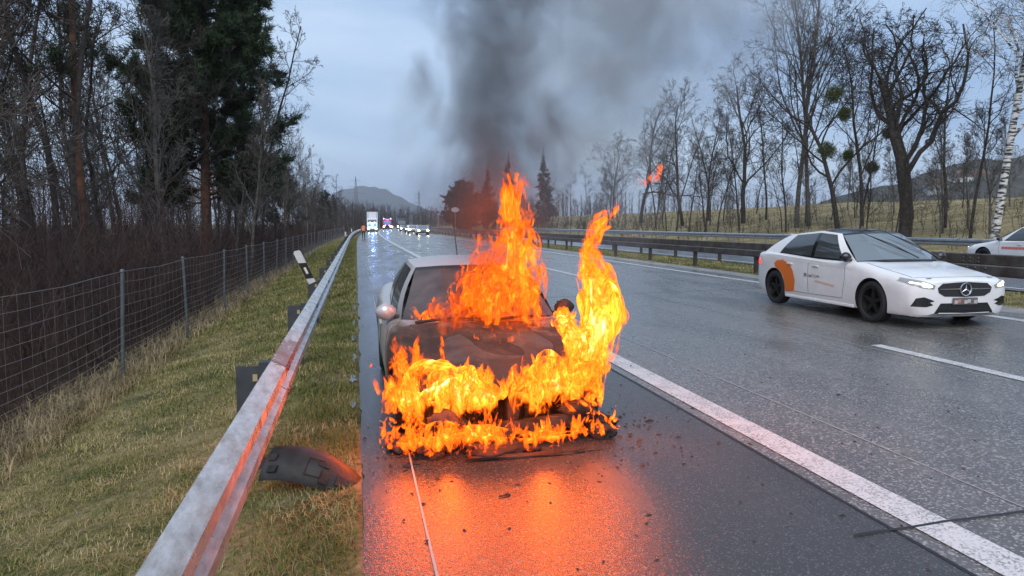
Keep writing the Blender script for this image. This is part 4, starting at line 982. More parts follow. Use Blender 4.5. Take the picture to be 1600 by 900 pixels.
    for i in range(7):                                            # the blurred plate shows only soft blocks
        MB().box((-.16 + i * .055, pp.y - .0085, .405 + .012 * ((i * 37 % 3) - 1)), (.053, .005, .05)).build('plate_block', MAT[['plate', 'plate_red', 'plate_dark', 'plate', 'plate', 'plate_dark', 'plate'][i]], pl_)
    # wipers raised mid sweep
    for (x0, u0, z0, x1, u1, z1) in ((.12, 1.10, .955, -.36, 1.76, 1.34), (.60, 1.20, .945, .10, 1.80, 1.355)):
        a, b = Vector((x0, y(u0) - .03, z0 + .03)), Vector((x1, y(u1) - .035, z1 + .015)); mb = MB(); mb.tube([a, a.lerp(b, .5) + Vector((0, -.03, .02)), b], [.014, .010, .006], 6)
        mb.tube([a.lerp(b, .2) + Vector((.0, -.01, .0)), b + (b - a) * .12], .008, 4); mb.build('wiper', MAT['black_plastic'], root)
    for sd in (-1, 1): c.seam([(sd * .70, y(.22)), (sd * .72, y(.7)), (sd * .735, y(1.24))], 'top', 'hood_seam', parts['hood'][0], r=.004)
    c.seam([(-.70, y(.20)), (-.35, y(.125)), (0, y(.10)), (.35, y(.125)), (.70, y(.20))], 'top', 'hood_seam', parts['hood'][0], r=.004)
    for a, b in ((.15, .75), (.30, .80)): pass
    return c, root, parts
# the white car in the fast lane, coming towards the camera
cw, white_car, wparts = hatchback(P(8.72, 9.05 + 4.42 / 2 - .02, 0, True), R(-.6), 'white hatchback with black roof and orange door graphic driving on wet carriageway')
# side graphics on its right flank (seen on the left): orange sweep over the rear door and wheel arch edge, grey and orange lettering blurred to blocks
yy_ = cw.Y
cw.patch([(yy_(3.22), .28), (yy_(2.94), .30), (yy_(2.90), .50), (yy_(2.97), .68), (yy_(3.10), .80), (yy_(3.30), .855), (yy_(3.50), .845), (yy_(3.60), .79), (yy_(3.56), .715), (yy_(3.40), .655), (yy_(3.28), .55), (yy_(3.235), .42)], 'side', 'orange_graphic', MAT['orange_film'], side=-1, off=.006, step=.05)
gk = ['grey_film', 'grey_film_pale', 'grey_film', 'grey_film_pale', 'grey_film_pale', 'grey_film']
for i in range(6):
    a = yy_(2.62) - i * .075
    cw.patch([(a, .60 + .01 * (i % 2)), (a - .072, .60 + .01 * (i % 2)), (a - .072, .66 - .012 * (i % 3)), (a, .66 - .012 * (i % 3))], 'side', 'lettering_block', MAT[gk[i]], side=-1, off=.006, step=.05)
for i in range(6):
    a = yy_(2.30) - i * .09
    cw.patch([(a, .525 - .008 * i), (a - .088, .525 - .008 * i), (a - .088, .555 - .008 * i), (a, .555 - .008 * i)], 'side', 'lettering_block', MAT['pale_orange_film'], side=-1, off=.006, step=.05)
# the second white car, on the opposite carriageway, driving away
c2, car2, p2 = hatchback(P(22.3, 20.2, 0, True), R(180), 'white car with red side lettering on the opposite carriageway', roofm='white_paint', lamps='headlamp_lens')
for i in range(7):
    a = c2.Y(1.62) + i * .13
    c2.patch([(a, .64), (a + .12, .64), (a + .12, .72), (a, .72)], 'side', 'lettering_block', MAT['red_film'], side=1, off=.006, step=.06)
# ------------------------------------------------------------ the burning silver car
def burnt(name, c_paint, c_soot, c_rust, y0, y1, rough=.35, metal=.3):
    """silver paint that blisters into soot and rust towards the nose (object Y)"""
    m = mat(name, c_paint, rough, metal=metal); t = m.node_tree; b = t.nodes['Principled BSDF']; k = t.links.new
    g = N(t, 'ShaderNodeTexCoord'); sx = N(t, 'ShaderNodeSeparateXYZ'); k(g.outputs['Object'], sx.inputs[0])
    nz = N(t, 'ShaderNodeTexNoise'); nz.inputs['Scale'].default_value = 3.2; nz.inputs['Detail'].default_value = 8; nz.inputs['Roughness'].default_value = .68; nz.inputs['Distortion'].default_value = .6; k(g.outputs['Object'], nz.inputs['Vector'])
    mr = N(t, 'ShaderNodeMapRange'); mr.inputs['From Min'].default_value = y0; mr.inputs['From Max'].default_value = y1; mr.inputs['To Min'].default_value = .45; mr.inputs['To Max'].default_value = -.35; k(sx.outputs['Y'], mr.inputs['Value'])
    ad = N(t, 'ShaderNodeMath', operation='ADD'); k(mr.outputs[0], ad.inputs[0]); k(nz.outputs['Fac'], ad.inputs[1])
    rp = N(t, 'ShaderNodeValToRGB'); e = rp.color_ramp.elements; e[0].position = .40; e[0].color = (*c_paint, 1); e[1].position = .95; e[1].color = (*c_soot, 1)
    x = e.new(.60); x.color = (c_paint[0] * .5, c_paint[1] * .45, c_paint[2] * .4, 1); x = e.new(.76); x.color = (*c_rust, 1)
    k(ad.outputs[0], rp.inputs[0]); k(rp.outputs[0], b.inputs['Base Color'])
    mm = N(t, 'ShaderNodeMapRange'); mm.inputs['From Min'].default_value = .4; mm.inputs['From Max'].default_value = .75; mm.inputs['To Min'].default_value = rough; mm.inputs['To Max'].default_value = .8; k(ad.outputs[0], mm.inputs['Value']); k(mm.outputs[0], b.inputs['Roughness'])
    bp = N(t, 'ShaderNodeBump'); bp.inputs['Strength'].default_value = .25; bp.inputs['Distance'].default_value = .01; k(nz.outputs['Fac'], bp.inputs['Height']); k(bp.outputs[0], b.inputs['Normal'])
    return m
burnt('burnt_paint', (.48, .48, .48), (.030, .025, .022), (.08, .052, .038), -1.5, -.1)
burnt('burnt_hood', (.075, .066, .06), (.018, .015, .013), (.045, .030, .022), -2.5, -.9, .6, .1)
mat('char', (.014, .012, .011), .85, bump=.9, bscale=25, col2=(.05, .035, .028), vscale=9)
mat('scorched_steel', (.075, .062, .055), .6, metal=.3, col2=(.02, .016, .014), vscale=7, bump=.4, bscale=30)
mat('sooty_glass', (.035, .033, .032), .25, col2=(.085, .078, .074), vscale=4, bump=.25, bscale=140)
mat('sooty_side_glass', (.05, .055, .058), .12, col2=(.10, .10, .10), vscale=3)
SEDAN = dict(L=4.47, axles=[.76, 3.48], wr=.31, arch=.345, track=.745, crown=.035, body=[
    (.36, .70, .24, .79, .40, .80, .58, .70, .665, .70),
    (.46, .80, .20, .84, .42, .84, .62, .73, .715, .75),
    (.76, .83, .19, .868, .45, .860, .66, .75, .775, .815),
    (1.25, .83, .19, .866, .46, .862, .74, .77, .885, .915),
    (2.20, .83, .19, .868, .47, .862, .79, .79, .895, .90),
    (3.10, .83, .19, .868, .49, .862, .82, .79, .915, .92),
    (3.50, .83, .20, .868, .50, .860, .84, .76, .945, .955),
    (4.00, .80, .24, .845, .52, .835, .84, .71, .955, .975),
    (4.38, .74, .28, .79, .52, .77, .80, .63, .93, .95),
    (4.47, .64, .32, .68, .52, .66, .76, .54, .86, .88)])
car_root = empty('burning_car', (1.10, 5.20 + 4.47 / 2, -.045), 0, 'silver saloon car burning at the front on the emergency lane', 'car')
car_root.rotation_euler = (R(1.7), 0, R(0.6))
bc = Car(SEDAN, car_root); y = bc.Y
me = bc.cut_wheels(bc.lower(), .345); bp_ = MAT['burnt_paint']
reg = [('front_door', lambda p, n: abs(p.x) > .6 and y(1.42) < p.y < y(2.46) and p.z > .30 and abs(n.x) > .35, bp_),
       ('rear_door', lambda p, n: abs(p.x) > .6 and y(2.46) < p.y < y(3.14) and p.z > .30 and abs(n.x) > .35, bp_),
       ('front_fender', lambda p, n: abs(p.x) > .5 and p.y < y(1.42) and p.z > .2 and n.y > -.8, bp_)]
bparts = bc.split(me, reg, [((0, y(u), 0), (0, 1, 0)) for u in (1.42, 2.46, 3.14)] + [((0, 0, .30), (0, 0, 1))], bp_)
B = [(0, 1.20, .905), (.40, 1.25, .90), (.73, 1.46, .875), (.755, 1.70, .88), (.765, 2.38, .885), (.765, 2.48, .887), (.735, 3.15, .92), (.66, 3.62, .945), (.36, 3.78, .955), (0, 3.83, .955)]
T = [(0, 1.98, 1.355), (.30, 2.00, 1.348), (.535, 2.09, 1.325), (.555, 2.17, 1.335), (.575, 2.46, 1.36), (.575, 2.55, 1.36), (.545, 3.02, 1.335), (.505, 3.20, 1.315), (.28, 3.26, 1.335), (0, 3.28, 1.34)]
bc.greenhouse(B, T, MAT['sooty_side_glass'], bp_, MAT['black_plastic'], bp_, None, screen=MAT['sooty_glass'])
for sd in (-1, 1):
    mo = bc.mirror(sd, 1.62, .955, .765, MAT['paint_silver'] if sd < 0 else MAT['char'])
    w_ = bc.wheel(.76, sd, r=.275, wd=.20, rim='rim_silver', sink=-.075); bc.wheel(3.48, sd, r=.31, wd=.20, rim='rim_silver')
    fd = bparts['front_door'][(sd + 1) // 2]; rd = bparts['rear_door'][(sd + 1) // 2]
    bc.seam([(y(1.45), .86), (y(1.42), .6), (y(1.48), .31), (y(2.44), .30), (y(2.46), .87)], 'side', 'door_seam', fd, sd)
    bc.seam([(y(2.46), .30), (y(2.98), .30), (y(3.14), .6), (y(3.2), .9)], 'side', 'door_seam', rd, sd)
    for u, dd in ((2.28, fd), (2.98, rd)):
        h = bc.proj(y(u), .76, 'side', sd, .012); MB().box(h, (.024, .17, .03), bev=.008).build('handle', bp_, dd)
# hood: buckled panel reaching forward over the open engine bay
rows = []
for u in np.linspace(.14, 1.24, 18):
    t = (u - .14) / 1.10; row = []
    for j in np.linspace(-1, 1, 17):
        hw = .68 + .06 * min(1, t * 1.6); x = j * hw
        z = .665 + .235 * t ** .85 - .055 * abs(j) ** 2.5 * (1 - .3 * t) + .012 * math.sin(j * 5 + u * 7) * (1 - t) + .022 * math.exp(-((abs(j) - .42) / .12) ** 2) * (1 - .3 * t)
        z -= .10 * max(0, 1 - t * 9) ** 1.5
        row.append((x, y(u) - .05 * (1 - j * j) * (1 - t), z))
    rows.append(row)
mb = MB(); mb.grid(rows); mb.grid([[(a, b, c - .025) for a, b, c in r_] for r_ in rows])
hood = mb.build('hood', MAT['burnt_hood'], car_root, smooth=True, fix=False)
for (x0, u0, x1, u1) in ((-.62, 1.22, -.02, 1.16), (.0, 1.19, .60, 1.20)):
    MB().tube([(x0, y(u0), .915), ((x0 + x1) / 2, y((u0 + u1) / 2) - .03, .955), (x1, y(u1), .945)], [.016, .012, .008], 6).build('wiper', MAT['char'], car_root)
MB().box((0, y(1.22), .875), (1.36, .10, .05), bev=.015).build('cowl', MAT['char'], car_root)
# exposed front structure
ebm = MB()
ebm.box((0, y(.34), .40), (1.30, .05, .34)); 
eb = ebm.build('radiator', MAT['char'], car_root)
for i in range(15): MB().box((-.56 + i * .08, y(.305), .40), (.022, .02, .30)).build('radiator_fin', MAT['scorched_steel'], eb)
MB().box((0, y(.30), .615), (1.34, .10, .06), bev=.012).build('lock_carrier', MAT['char'], car_root)
rows = []
for t in np.linspace(-1, 1, 15):
    xx = t * .60; yo = y(.02) + .10 * t * t; zc = .30 + .03 * t
    rows.append([(xx, yo + a, zc + b) for a, b in ((-.035, -.05), (-.04, 0), (-.035, .05), (.035, .05), (.035, -.05))])
mb = MB().grid(rows, closed=True); n_ = len(rows); mb.f += [tuple(range(5)), tuple(range(n_ * 5 - 1, n_ * 5 - 6, -1))]; mb.m += [0, 0]
mb.build('bumper_beam', MAT['scorched_steel'], car_root, angle=40)
for sd in (-1, 1): MB().box((sd * .44, y(.18), .31), (.07, .28, .08)).build('beam_bracket', MAT['char'], car_root)
MB().add([(-.035, y(.04), .34), (.035, y(.04), .34), (.035, y(.10), .34), (-.035, y(.10), .34), (-.065, y(.0), .62), (.065, y(.0), .62), (.065, y(.12), .62), (-.065, y(.12), .62)],
         [(0, 1, 5, 4), (1, 2, 6, 5), (2, 3, 7, 6), (3, 0, 4, 7), (4, 5, 6, 7), (0, 3, 2, 1)]).build('grille_post', MAT['scorched_steel'], car_root)
def lump(c, s, seed, name, m, parent=None, amp=.45, sub=3):
    bm = bmesh.new(); bmesh.ops.create_icosphere(bm, subdivisions=sub, radius=1)
    for v in bm.verts:
        d = v.co.normalized(); f = 1 + amp * mnoise.fractal(d * 1.7 + Vector((seed, 0, 0)), .9, 2.1, 5)
        v.co = Vector((d.x * s[0] * f, d.y * s[1] * f, d.z * s[2] * f)) + Vector(c)
    me = bpy.data.meshes.new(name); bm.to_mesh(me); bm.free(); return finish(me, name, m, parent, smooth=True, fix=False)
for i, (x, u, z, a, b, c_) in enumerate([(-.50, .04, .37, .12, .08, .09), (-.42, .08, .30, .10, .09, .08), (-.58, .10, .29, .08, .08, .07), (.50, .10, .40, .13, .08, .07), (.58, .14, .36, .08, .08, .08), (0, .05, .63, .075, .06, .05), (.28, .3, .45, .12, .08, .1), (-.25, .3, .5, .12, .08, .09), (-.66, .38, .48, .10, .10, .12), (.66, .38, .48, .10, .1, .12)]):
    lump((x, y(u), z), (a, b, c_), i * 3.7, 'charred_remnant', MAT['char'], car_root)
MB().tube([(.02, y(3.05), 1.36), (.0, y(3.12), 1.62), (-.01, y(3.16), 1.86)], [.008, .005, .003], 6).build('aerial', MAT['black_plastic'], car_root)
# what fell off and burns on the road: separate pieces
labs = ['charred lump of melted bumper on the road under the beam', 'blackened plastic heap under the left end of the bumper beam', 'round burnt lamp housing on the road right of the nose', 'flat melted trim strip along the road before the car', 'burnt wiring clump by the front left tyre', 'curled black liner scrap beside the right front tyre']
for i, (x, yv, a, b, c_) in enumerate([(1.0, 5.14, .26, .13, .05), (.50, 5.24, .13, .12, .07), (1.84, 5.34, .10, .09, .07), (1.25, 5.02, .50, .04, .018), (.30, 5.50, .11, .17, .045), (2.0, 5.75, .11, .14, .04)]):
    o = lump((0, 0, 0), (a, b, c_), 20 + i * 2.3, 'burnt_debris', MAT['char'], amp=.55); o.location = (x, yv, rz(x) + c_ * .55); tag(o, labs[i], 'debris')
# burnt bumper corner lying on the grass
bd = empty('bumper_piece', (-.36, 4.72, .03), 0, 'scorched dark plastic bumper section lying on the grass edge', 'debris'); bd.rotation_euler = (R(-50), R(14), R(-14)); bd.scale = (.86, .86, .86)
rows = []
for t in np.linspace(-1, 1, 21):
    cx = t * .36; cyv = .14 * t * t + .02 * t
    prof = [(.07, .17), (.02, .185), (-.04, .165), (-.075, .10), (-.085, .0), (-.07, -.09), (-.03, -.13)]
    tw = 1 - .25 * max(0, t) ** 2
    rows.append([(cx + .03 * a * t, cyv + a, (b_ + .03) * tw + .10) for a, b_ in prof])
mb = MB(); mb.grid(rows); mb.grid([[(a, b_ + .008, c_ - .004) for a, b_, c_ in r_] for r_ in rows])
mat('scorched_plastic', (.036, .031, .029), .55, col2=(.016, .014, .013), vscale=8, bump=.2)
bo = mb.build('panel', MAT['scorched_plastic'], bd, smooth=True, fix=False)
for (cx, cz, w_, h_) in ((-.30, .16, .07, .06), (-.27, .06, .08, .06), (.13, .07, .07, .10), (.27, .10, .13, .09), (.10, .17, .09, .04)):
    t = cx / .36; MB().box((cx, .14 * t * t + .02 * t - .086, cz), (w_, .012, h_), Matrix.Rotation(math.atan(.28 * t / .36), 3, 'Z'), bev=.004).build('opening', MAT['char'], bd)
MB().tube([(-.02, -.088, .05), (.10, -.088, .05), (.10, -.085, .19), (-.02, -.09, .19), (-.02, -.088, .05)], .005, 4).build('plate_recess', MAT['char'], bd)

# cinders and fragments strewn over the road (nobody could count them)
g = np.random.default_rng(77); V = []; Fq = []
for i in range(520):
    if i < 360: a, d = g.uniform(0, 6.28), abs(g.normal(0, .62)) + .05; x, yv = 1.1 + math.cos(a) * (d + .75), 5.3 + math.sin(a) * (d * .7 + .30)
    else: x, yv = g.uniform(.1, 5.5), g.uniform(2.4, 10)
    if x < .03 or 2.79 < x < 2.83: continue
    s_ = g.uniform(.003, .012) * (1.7 if g.uniform() < .12 else 1); o = len(V); c = Vector((x, yv, rz(x) + s_ * .3)); an = g.uniform(0, 6.28); l = g.uniform(1, 2.6)
    for q in range(4): th = an + q * PI / 2; V.append(tuple(c + Vector((math.cos(th) * s_ * (l if q % 2 else 1), math.sin(th) * s_ * (l if q % 2 else 1), -s_ * .28))))
    V.append(tuple(c + Vector((0, 0, s_ * .7)))); Fq += [(o, o + 1, o + 4), (o + 1, o + 2, o + 4), (o + 2, o + 3, o + 4), (o + 3, o, o + 4)]
tag(npmesh('cinders', V, Fq, MAT['char']), kind='stuff')
hk = MB().tube([(0, 0, .008), (.035, .006, .008), (.06, .0, .008), (.075, .016, .008), (.062, .032, .008), (.045, .024, .008)], .005, 6).build('towing_hook', MAT['scorched_steel']); hk.location = (.83, 4.30, rz(.83)); tag(hk, 'small bent metal hook lying on the wet road before the car', 'hook')
# ------------------------------------------------------------ distant vehicles, person, sign, pylons, hills
mat('van_white', (.72, .73, .74), .3); mat('truck_white', (.66, .68, .72), .5); mat('fire_red', (.35, .03, .03), .35); mat('truck_dark', (.04, .045, .055), .4)
mat('car_dark', (.05, .055, .06), .25); mat('car_grey', (.30, .31, .32), .25)
mat('beacon_blue', (.05, .1, .6), .2, emit=(.10, .22, 1.0), es=22.0)
mat('far_lamp', (.9, .85, .7), .2, emit=(1.0, .84, .48), es=26.0)
mat('hiviz', (.80, .17, .04), .6); mat('trousers', (.015, .016, .02), .8); mat('skin', (.45, .27, .19), .5); mat('hair', (.03, .022, .018), .7); mat('retro', (.6, .6, .55), .3)
def vehicle(name, X, Y, prof, wid, label, paint, cat, screen, lamps, wheels, beacons=(), grp=None, wr=.33, extra=None):
    """prof: side outline (back distance, z); screen: (b0, z0, b1, z1, half width) ; lamps: (x, z, r)"""
    p = P(X, Y, 0, True); a = math.atan((shift(Y + 2) - shift(Y - 2)) / 4)
    r_ = empty(name, p, -a, label, cat, grp)
    bm = bmesh.new(); vs = [bm.verts.new((-wid / 2, b, z)) for b, z in prof]; f = bm.faces.new(vs)
    ex = bmesh.ops.extrude_face_region(bm, geom=[f]); bmesh.ops.translate(bm, verts=[v for v in ex['geom'] if isinstance(v, bmesh.types.BMVert)], vec=(wid, 0, 0))
    bmesh.ops.recalc_face_normals(bm, faces=bm.faces[:]); bmesh.ops.bevel(bm, geom=bm.edges[:], offset=.09, segments=2, affect='EDGES', profile=.6)
    me = bpy.data.meshes.new('body'); bm.to_mesh(me); bm.free(); finish(me, 'body', MAT[paint], r_, angle=40, fix=False)
    b0, z0, b1, z1, hw = screen; dz, db = z1 - z0, b1 - b0; l = math.hypot(dz, db); n = Vector((0, -dz / l, db / l))
    q = [Vector((sx_ * (hw if zz == z0 else hw * .9), bb, zz)) + n * .02 for sx_, bb, zz in ((-1, b0, z0), (1, b0, z0), (1, b1, z1), (-1, b1, z1))]
    MB().add(q + [v - n * .04 for v in q], [(0, 1, 2, 3), (7, 6, 5, 4), (0, 4, 5, 1), (1, 5, 6, 2), (2, 6, 7, 3), (3, 7, 4, 0)]).build('windshield', MAT['windscreen_glass'], r_)
    for sx_ in (-1, 1):
        for (lx, lz, lr) in lamps: MB().lathe([(0, -.035), (lr * .7, -.03), (lr, -.01), (lr, .05)], 'Y', 14, (sx_ * lx, prof[0][0], lz)).build('headlight', MAT['far_lamp'], r_)
        for wb in wheels: MB().lathe([(wr * .55, .1), (wr * .9, .11), (wr, .08), (wr, -.08), (wr * .9, -.11), (wr * .55, -.1), (0, -.05)], 'X', 18, (sx_ * (wid / 2 - .11), wb, wr)).build('wheel', MAT['rubber'], r_)
        MB().box((sx_ * (wid / 2 + .10), screen[0] + .1, screen[1] + .12), (.16, .08, .18 if wid > 2 else .12), bev=.02).build('mirror', MAT['black_plastic'], r_)
    MB().box((0, prof[0][0] - .02, .36 if wid < 2.2 else .5), (wid * .9, .08, .20 if wid < 2.2 else .34), bev=.02).build('bumper', MAT['black_plastic'], r_)
    MB().box((0, prof[0][0] - .03, .60 if wid < 2.2 else 1.0), (wid * .42, .05, .12 if wid < 2.2 else .4), bev=.015).build('grille', MAT['black_plastic'], r_)
    for (x, b, z) in beacons: MB().lathe([(0, .14), (.09, .12), (.11, .03), (.11, 0)], 'Z', 12, (x, b, z)).build('beacon', MAT['beacon_blue'], r_)
    if extra: extra(r_)
    return r_
VAN = [(0, .30), (0, .95), (.75, 1.15), (1.45, 1.95), (4.9, 2.0), (5.0, .35)]
CARP = [(0, .28), (.03, .66), (.95, .86), (1.75, 1.36), (3.2, 1.38), (4.1, .95), (4.4, .85), (4.4, .30)]
TRK = [(0, .45), (0, 1.2), (.12, 2.9), (.3, 3.05), (2.1, 3.1), (2.1, .6)]
vehicle('police_van', 1.75, 150, VAN, 1.95, 'white van with blue roof beacon parked on the emergency lane', 'van_white', 'van', (.80, 1.20, 1.38, 1.88, .82), [(.74, .80, .14)], (.95, 4.0), [(.45, 1.7, 1.96), (-.45, 1.7, 1.96)], wr=.34)
def box_body(x0, b0, b1, wid, z0, z1, m, name='cargo_box'):
    def f(r_):
        o = MB().box((x0, (b0 + b1) / 2, (z0 + z1) / 2), (wid, b1 - b0, z1 - z0), bev=.04).build(name, MAT[m], r_)
        for sx_ in (-1, 1): MB().box((x0 + sx_ * (wid / 2 - .28), b0 - .012, (z0 + z1) / 2), (.07, .02, z1 - z0 - .1)).build('box_strap', MAT['truck_dark'], o)
    return f
vehicle('box_truck', 1.4, 176, TRK, 2.45, 'truck with tall white box body behind the van', 'truck_white', 'truck', (.04, 1.65, .12, 2.7, 1.05), [(.95, .9, .12)], (1.3, 6.0), wr=.48, extra=box_body(0, 2.25, 9.5, 2.5, .9, 4.6, 'truck_white'))
vehicle('fire_engine', 4.9, 205, TRK, 2.45, 'red fire engine with flashing blue lights in the slow lane', 'fire_red', 'fire engine', (.04, 1.6, .12, 2.6, 1.05), [(.95, .95, .17)], (1.3, 5.2), [(-.95, .6, 3.08), (.95, .6, 3.08), (-.5, -.05, 1.25), (.5, -.05, 1.25)], wr=.48, extra=box_body(0, 2.2, 7.5, 2.45, .7, 3.0, 'fire_red', 'equipment_body'))
vehicle('truck', 8.7, 196, TRK, 2.45, 'dark truck queueing in the fast lane', 'truck_dark', 'truck', (.04, 1.6, .12, 2.6, 1.05), [(.95, .9, .13)], (1.3, 6.0), wr=.48, extra=box_body(0, 2.25, 11, 2.5, .9, 3.9, 'truck_dark'))
cp = [(8.9, 104, 'car_grey', 'grey car with bright headlights leading the queue in the fast lane'), (8.5, 121, 'van_white', 'white car second in the queue with headlights on'), (8.7, 137, 'car_dark', 'dark car third in the queue with headlights on'), (8.4, 158, 'car_grey', 'grey car just ahead of the dark truck'), (8.6, 232, 'car_dark', 'dark car queueing behind the dark truck'), (5.0, 236, 'van_white', 'white car waiting behind the fire engine')]
for X, Y, pn, lb in cp:
    vehicle('car', X, Y, CARP, 1.76, lb, pn, 'car', (.98, .88, 1.68, 1.32, .68), [(.64, .64, .11)], (.85, 3.5))
for i, (X, Y) in enumerate([(8.6, 262), (8.4, 290), (5.0, 275)]):
    vehicle('car', X, Y, CARP, 1.76, 'far queued car showing only its headlights', 'car_dark', 'car', (.98, .88, 1.68, 1.32, .68), [(.64, .64, .12)], (.85, 3.5), grp='far queued cars')
# blue beacon light reaching barrier and road
def lamp(name, loc, e, col, r=.15):
    l = bpy.data.lights.new(name, 'POINT'); l.energy = e; l.color = col; l.shadow_soft_size = r; o = bpy.data.objects.new(name, l); COL.objects.link(o); o.location = loc; return o
lamp('beacon_light', P(1.75, 151, 2.2, True), 250, (.15, .3, 1))
lamp('beacon_light', P(4.9, 204.6, 3.4, True), 300, (.15, .3, 1))

# person in a high visibility vest walking on the emergency lane
def person(loc, rotz, label):
    root = empty('person', loc, rotz, label, 'person')
    J = dict(pel=(0, 0, .95), ch=(0, .01, 1.28), nk=(0, .0, 1.48), hd=(0, -.01, 1.60), ht=(0, -.01, 1.74),
             hl=(-.10, 0, .92), kl=(-.11, -.06, .50), al=(-.11, .04, .09), tl=(-.12, -.12, .035), hr=(.10, 0, .92), kr=(.12, .03, .50), ar=(.12, .16, .10), tr=(.13, .02, .04),
             sl=(-.19, 0, 1.42), el=(-.26, .05, 1.14), wl=(-.25, -.05, .90), sr=(.19, 0, 1.42), er=(.27, .0, 1.14), wr=(.25, -.12, .92))
    Rr = dict(pel=.15, ch=.16, nk=.065, hd=.095, ht=.07, hl=.095, kl=.065, al=.045, tl=.04, hr=.095, kr=.065, ar=.045, tr=.04, sl=.075, el=.048, wl=.036, sr=.075, er=.048, wr=.036)
    E_ = [('pel', 'ch'), ('ch', 'nk'), ('nk', 'hd'), ('hd', 'ht'), ('pel', 'hl'), ('hl', 'kl'), ('kl', 'al'), ('al', 'tl'), ('pel', 'hr'), ('hr', 'kr'), ('kr', 'ar'), ('ar', 'tr'), ('ch', 'sl'), ('sl', 'el'), ('el', 'wl'), ('ch', 'sr'), ('sr', 'er'), ('er', 'wr')]
    for sd, wk in ((-1, 'wl'), (1, 'wr')):
        wv = Vector(J[wk])
        for q in range(5):
            nm = f'f{wk}{q}'; kn = nm + 'k'; dx = (q - 2) * .02 if q < 4 else sd * -.05
            J[kn] = tuple(wv + Vector((dx, -.01, -.09 if q < 4 else -.04))); J[nm] = tuple(Vector(J[kn]) + Vector((0, -.02, -.07 + .01 * abs(q - 1.5)))); Rr[kn] = .012; Rr[nm] = .009; E_ += [(wk, kn), (kn, nm)]
    keys = list(J); me = bpy.data.meshes.new('body'); me.from_pydata([J[k_] for k_ in keys], [(keys.index(a), keys.index(b)) for a, b in E_], [])
    o = bpy.data.objects.new('tmpbody', me); COL.objects.link(o); sk = o.modifiers.new('s', 'SKIN'); sk.use_smooth_shade = True
    for i, k_ in enumerate(keys):
        v = me.skin_vertices[0].data[i]; v.radius = (Rr[k_], Rr[k_] * (.72 if k_ in ('pel', 'ch') else 1)); v.use_root = (k_ == 'pel')
    ss = o.modifiers.new('d', 'SUBSURF'); ss.levels = 2; ss.render_levels = 2; bpy.context.view_layer.update()
    m2 = bpy.data.meshes.new_from_object(o.evaluated_get(bpy.context.evaluated_depsgraph_get())); bpy.data.objects.remove(o)
    m2.materials.clear()
    for mm in ('trousers', 'skin', 'hiviz'): m2.materials.append(MAT[mm])
    mi = []
    for f in m2.polygons:
        c = f.center; mi.append(1 if c.z > 1.49 or (c.z < .89 and abs(c.x) > .2) else (0 if c.z < 1.0 or abs(c.x) > .225 else 2))
    m2.polygons.foreach_set('material_index', mi); b = bpy.data.objects.new('body', m2); COL.objects.link(b); b.parent = root
    rows = [[(math.cos(a) * w_ * sx_, math.sin(a) * d_, z) for a in np.linspace(0, 2 * PI, 17)[:-1]] for z, w_, d_, sx_ in ((.90, .205, .165, 1), (1.1, .20, .16, 1), (1.3, .225, .165, 1), (1.42, .20, .14, 1), (1.49, .10, .10, 1))]
    v = MB().grid(rows, closed=True).build('safety_vest', MAT['hiviz'], root, smooth=True)
    for z in (1.02, 1.18):
        rws = [[(math.cos(a) * .212, math.sin(a) * .172, zz) for a in np.linspace(0, 2 * PI, 17)[:-1]] for zz in (z, z + .05)]
        MB().grid(rws, closed=True).build('reflective_band', MAT['retro'], v, smooth=True)
    hm = MB(); hm.lathe([(.0, 1.772), (.06, 1.76), (.095, 1.71), (.10, 1.65), (.088, 1.60)], 'Z', 14, (0, .012, 0)); hm.build('hair', MAT['hair'], root, smooth=True)
    MB().box((0, -.108, 1.625), (.022, .03, .035), bev=.006).build('nose', MAT['skin'], root)
    return root
pp = P(.65, 86, 0, True); person(pp, R(170), 'person in orange safety vest and dark trousers walking on the emergency lane')

# traffic sign on the median seen from behind
sg = empty('traffic_sign', P(12.5, 96, 0), 0, 'oval white sign on a grey pole in the grass median', 'sign')
MB().tube([(0, 0, 0), (0, 0, 3.5)], .045, 10).build('pole', MAT['galvanised'], sg)
mb = MB(); mb.lathe([(0, -.02), (.5, -.02), (.53, 0), (.5, .02), (0, .02)], 'Y', 28); o = mb.build('sign_panel', MAT['plastic_white'], sg, angle=30); o.location = (0, -.07, 3.3); o.scale = (1, 1, .62)

# pylons
def pylon(x, yb, D, h, label):
    p = at(x, yb, D); r_ = empty('power_pylon', (p.x, p.y, 0), .4, label, 'pylon'); mb = MB(); w0 = h * .075; t = .11 * D / 600
    for sx_ in (-1, 1):
        for sy in (-1, 1): mb.tube([(sx_ * w0, sy * w0, -2), (sx_ * w0 * .35, sy * w0 * .35, h * .62), (sx_ * .1, sy * .1, h)], t, 4)
    for i in range(9):
        z0, z1 = h * .62 * i / 9, h * .62 * (i + 1) / 9; a, b = w0 * (1 - .65 * i / 9), w0 * (1 - .65 * (i + 1) / 9)
        for sy in (-1, 1): mb.tube([(-a, sy * a, z0), (b, sy * b, z1)], t * .6, 3); mb.tube([(a, sy * a, z0), (-b, sy * b, z1)], t * .6, 3)
    mb.build('lattice', MAT['steel_dark'], r_, fix=False)
    for z, l in ((.66, .20), (.79, .16), (.91, .11)): MB().tube([(-h * l, 0, h * z), (0, 0, h * z + .8), (h * l, 0, h * z)], t * .9, 4).build('cross_arm', MAT['steel_dark'], r_)
pylon(487, 350, 420, 45, 'lattice pylon showing above the near bare wood'); pylon(557, 350, 700, 47, 'lattice pylon beyond the road bend left of the mountain'); pylon(655, 350, 900, 42, 'lattice pylon right of the distant mountain')
wm = MB()
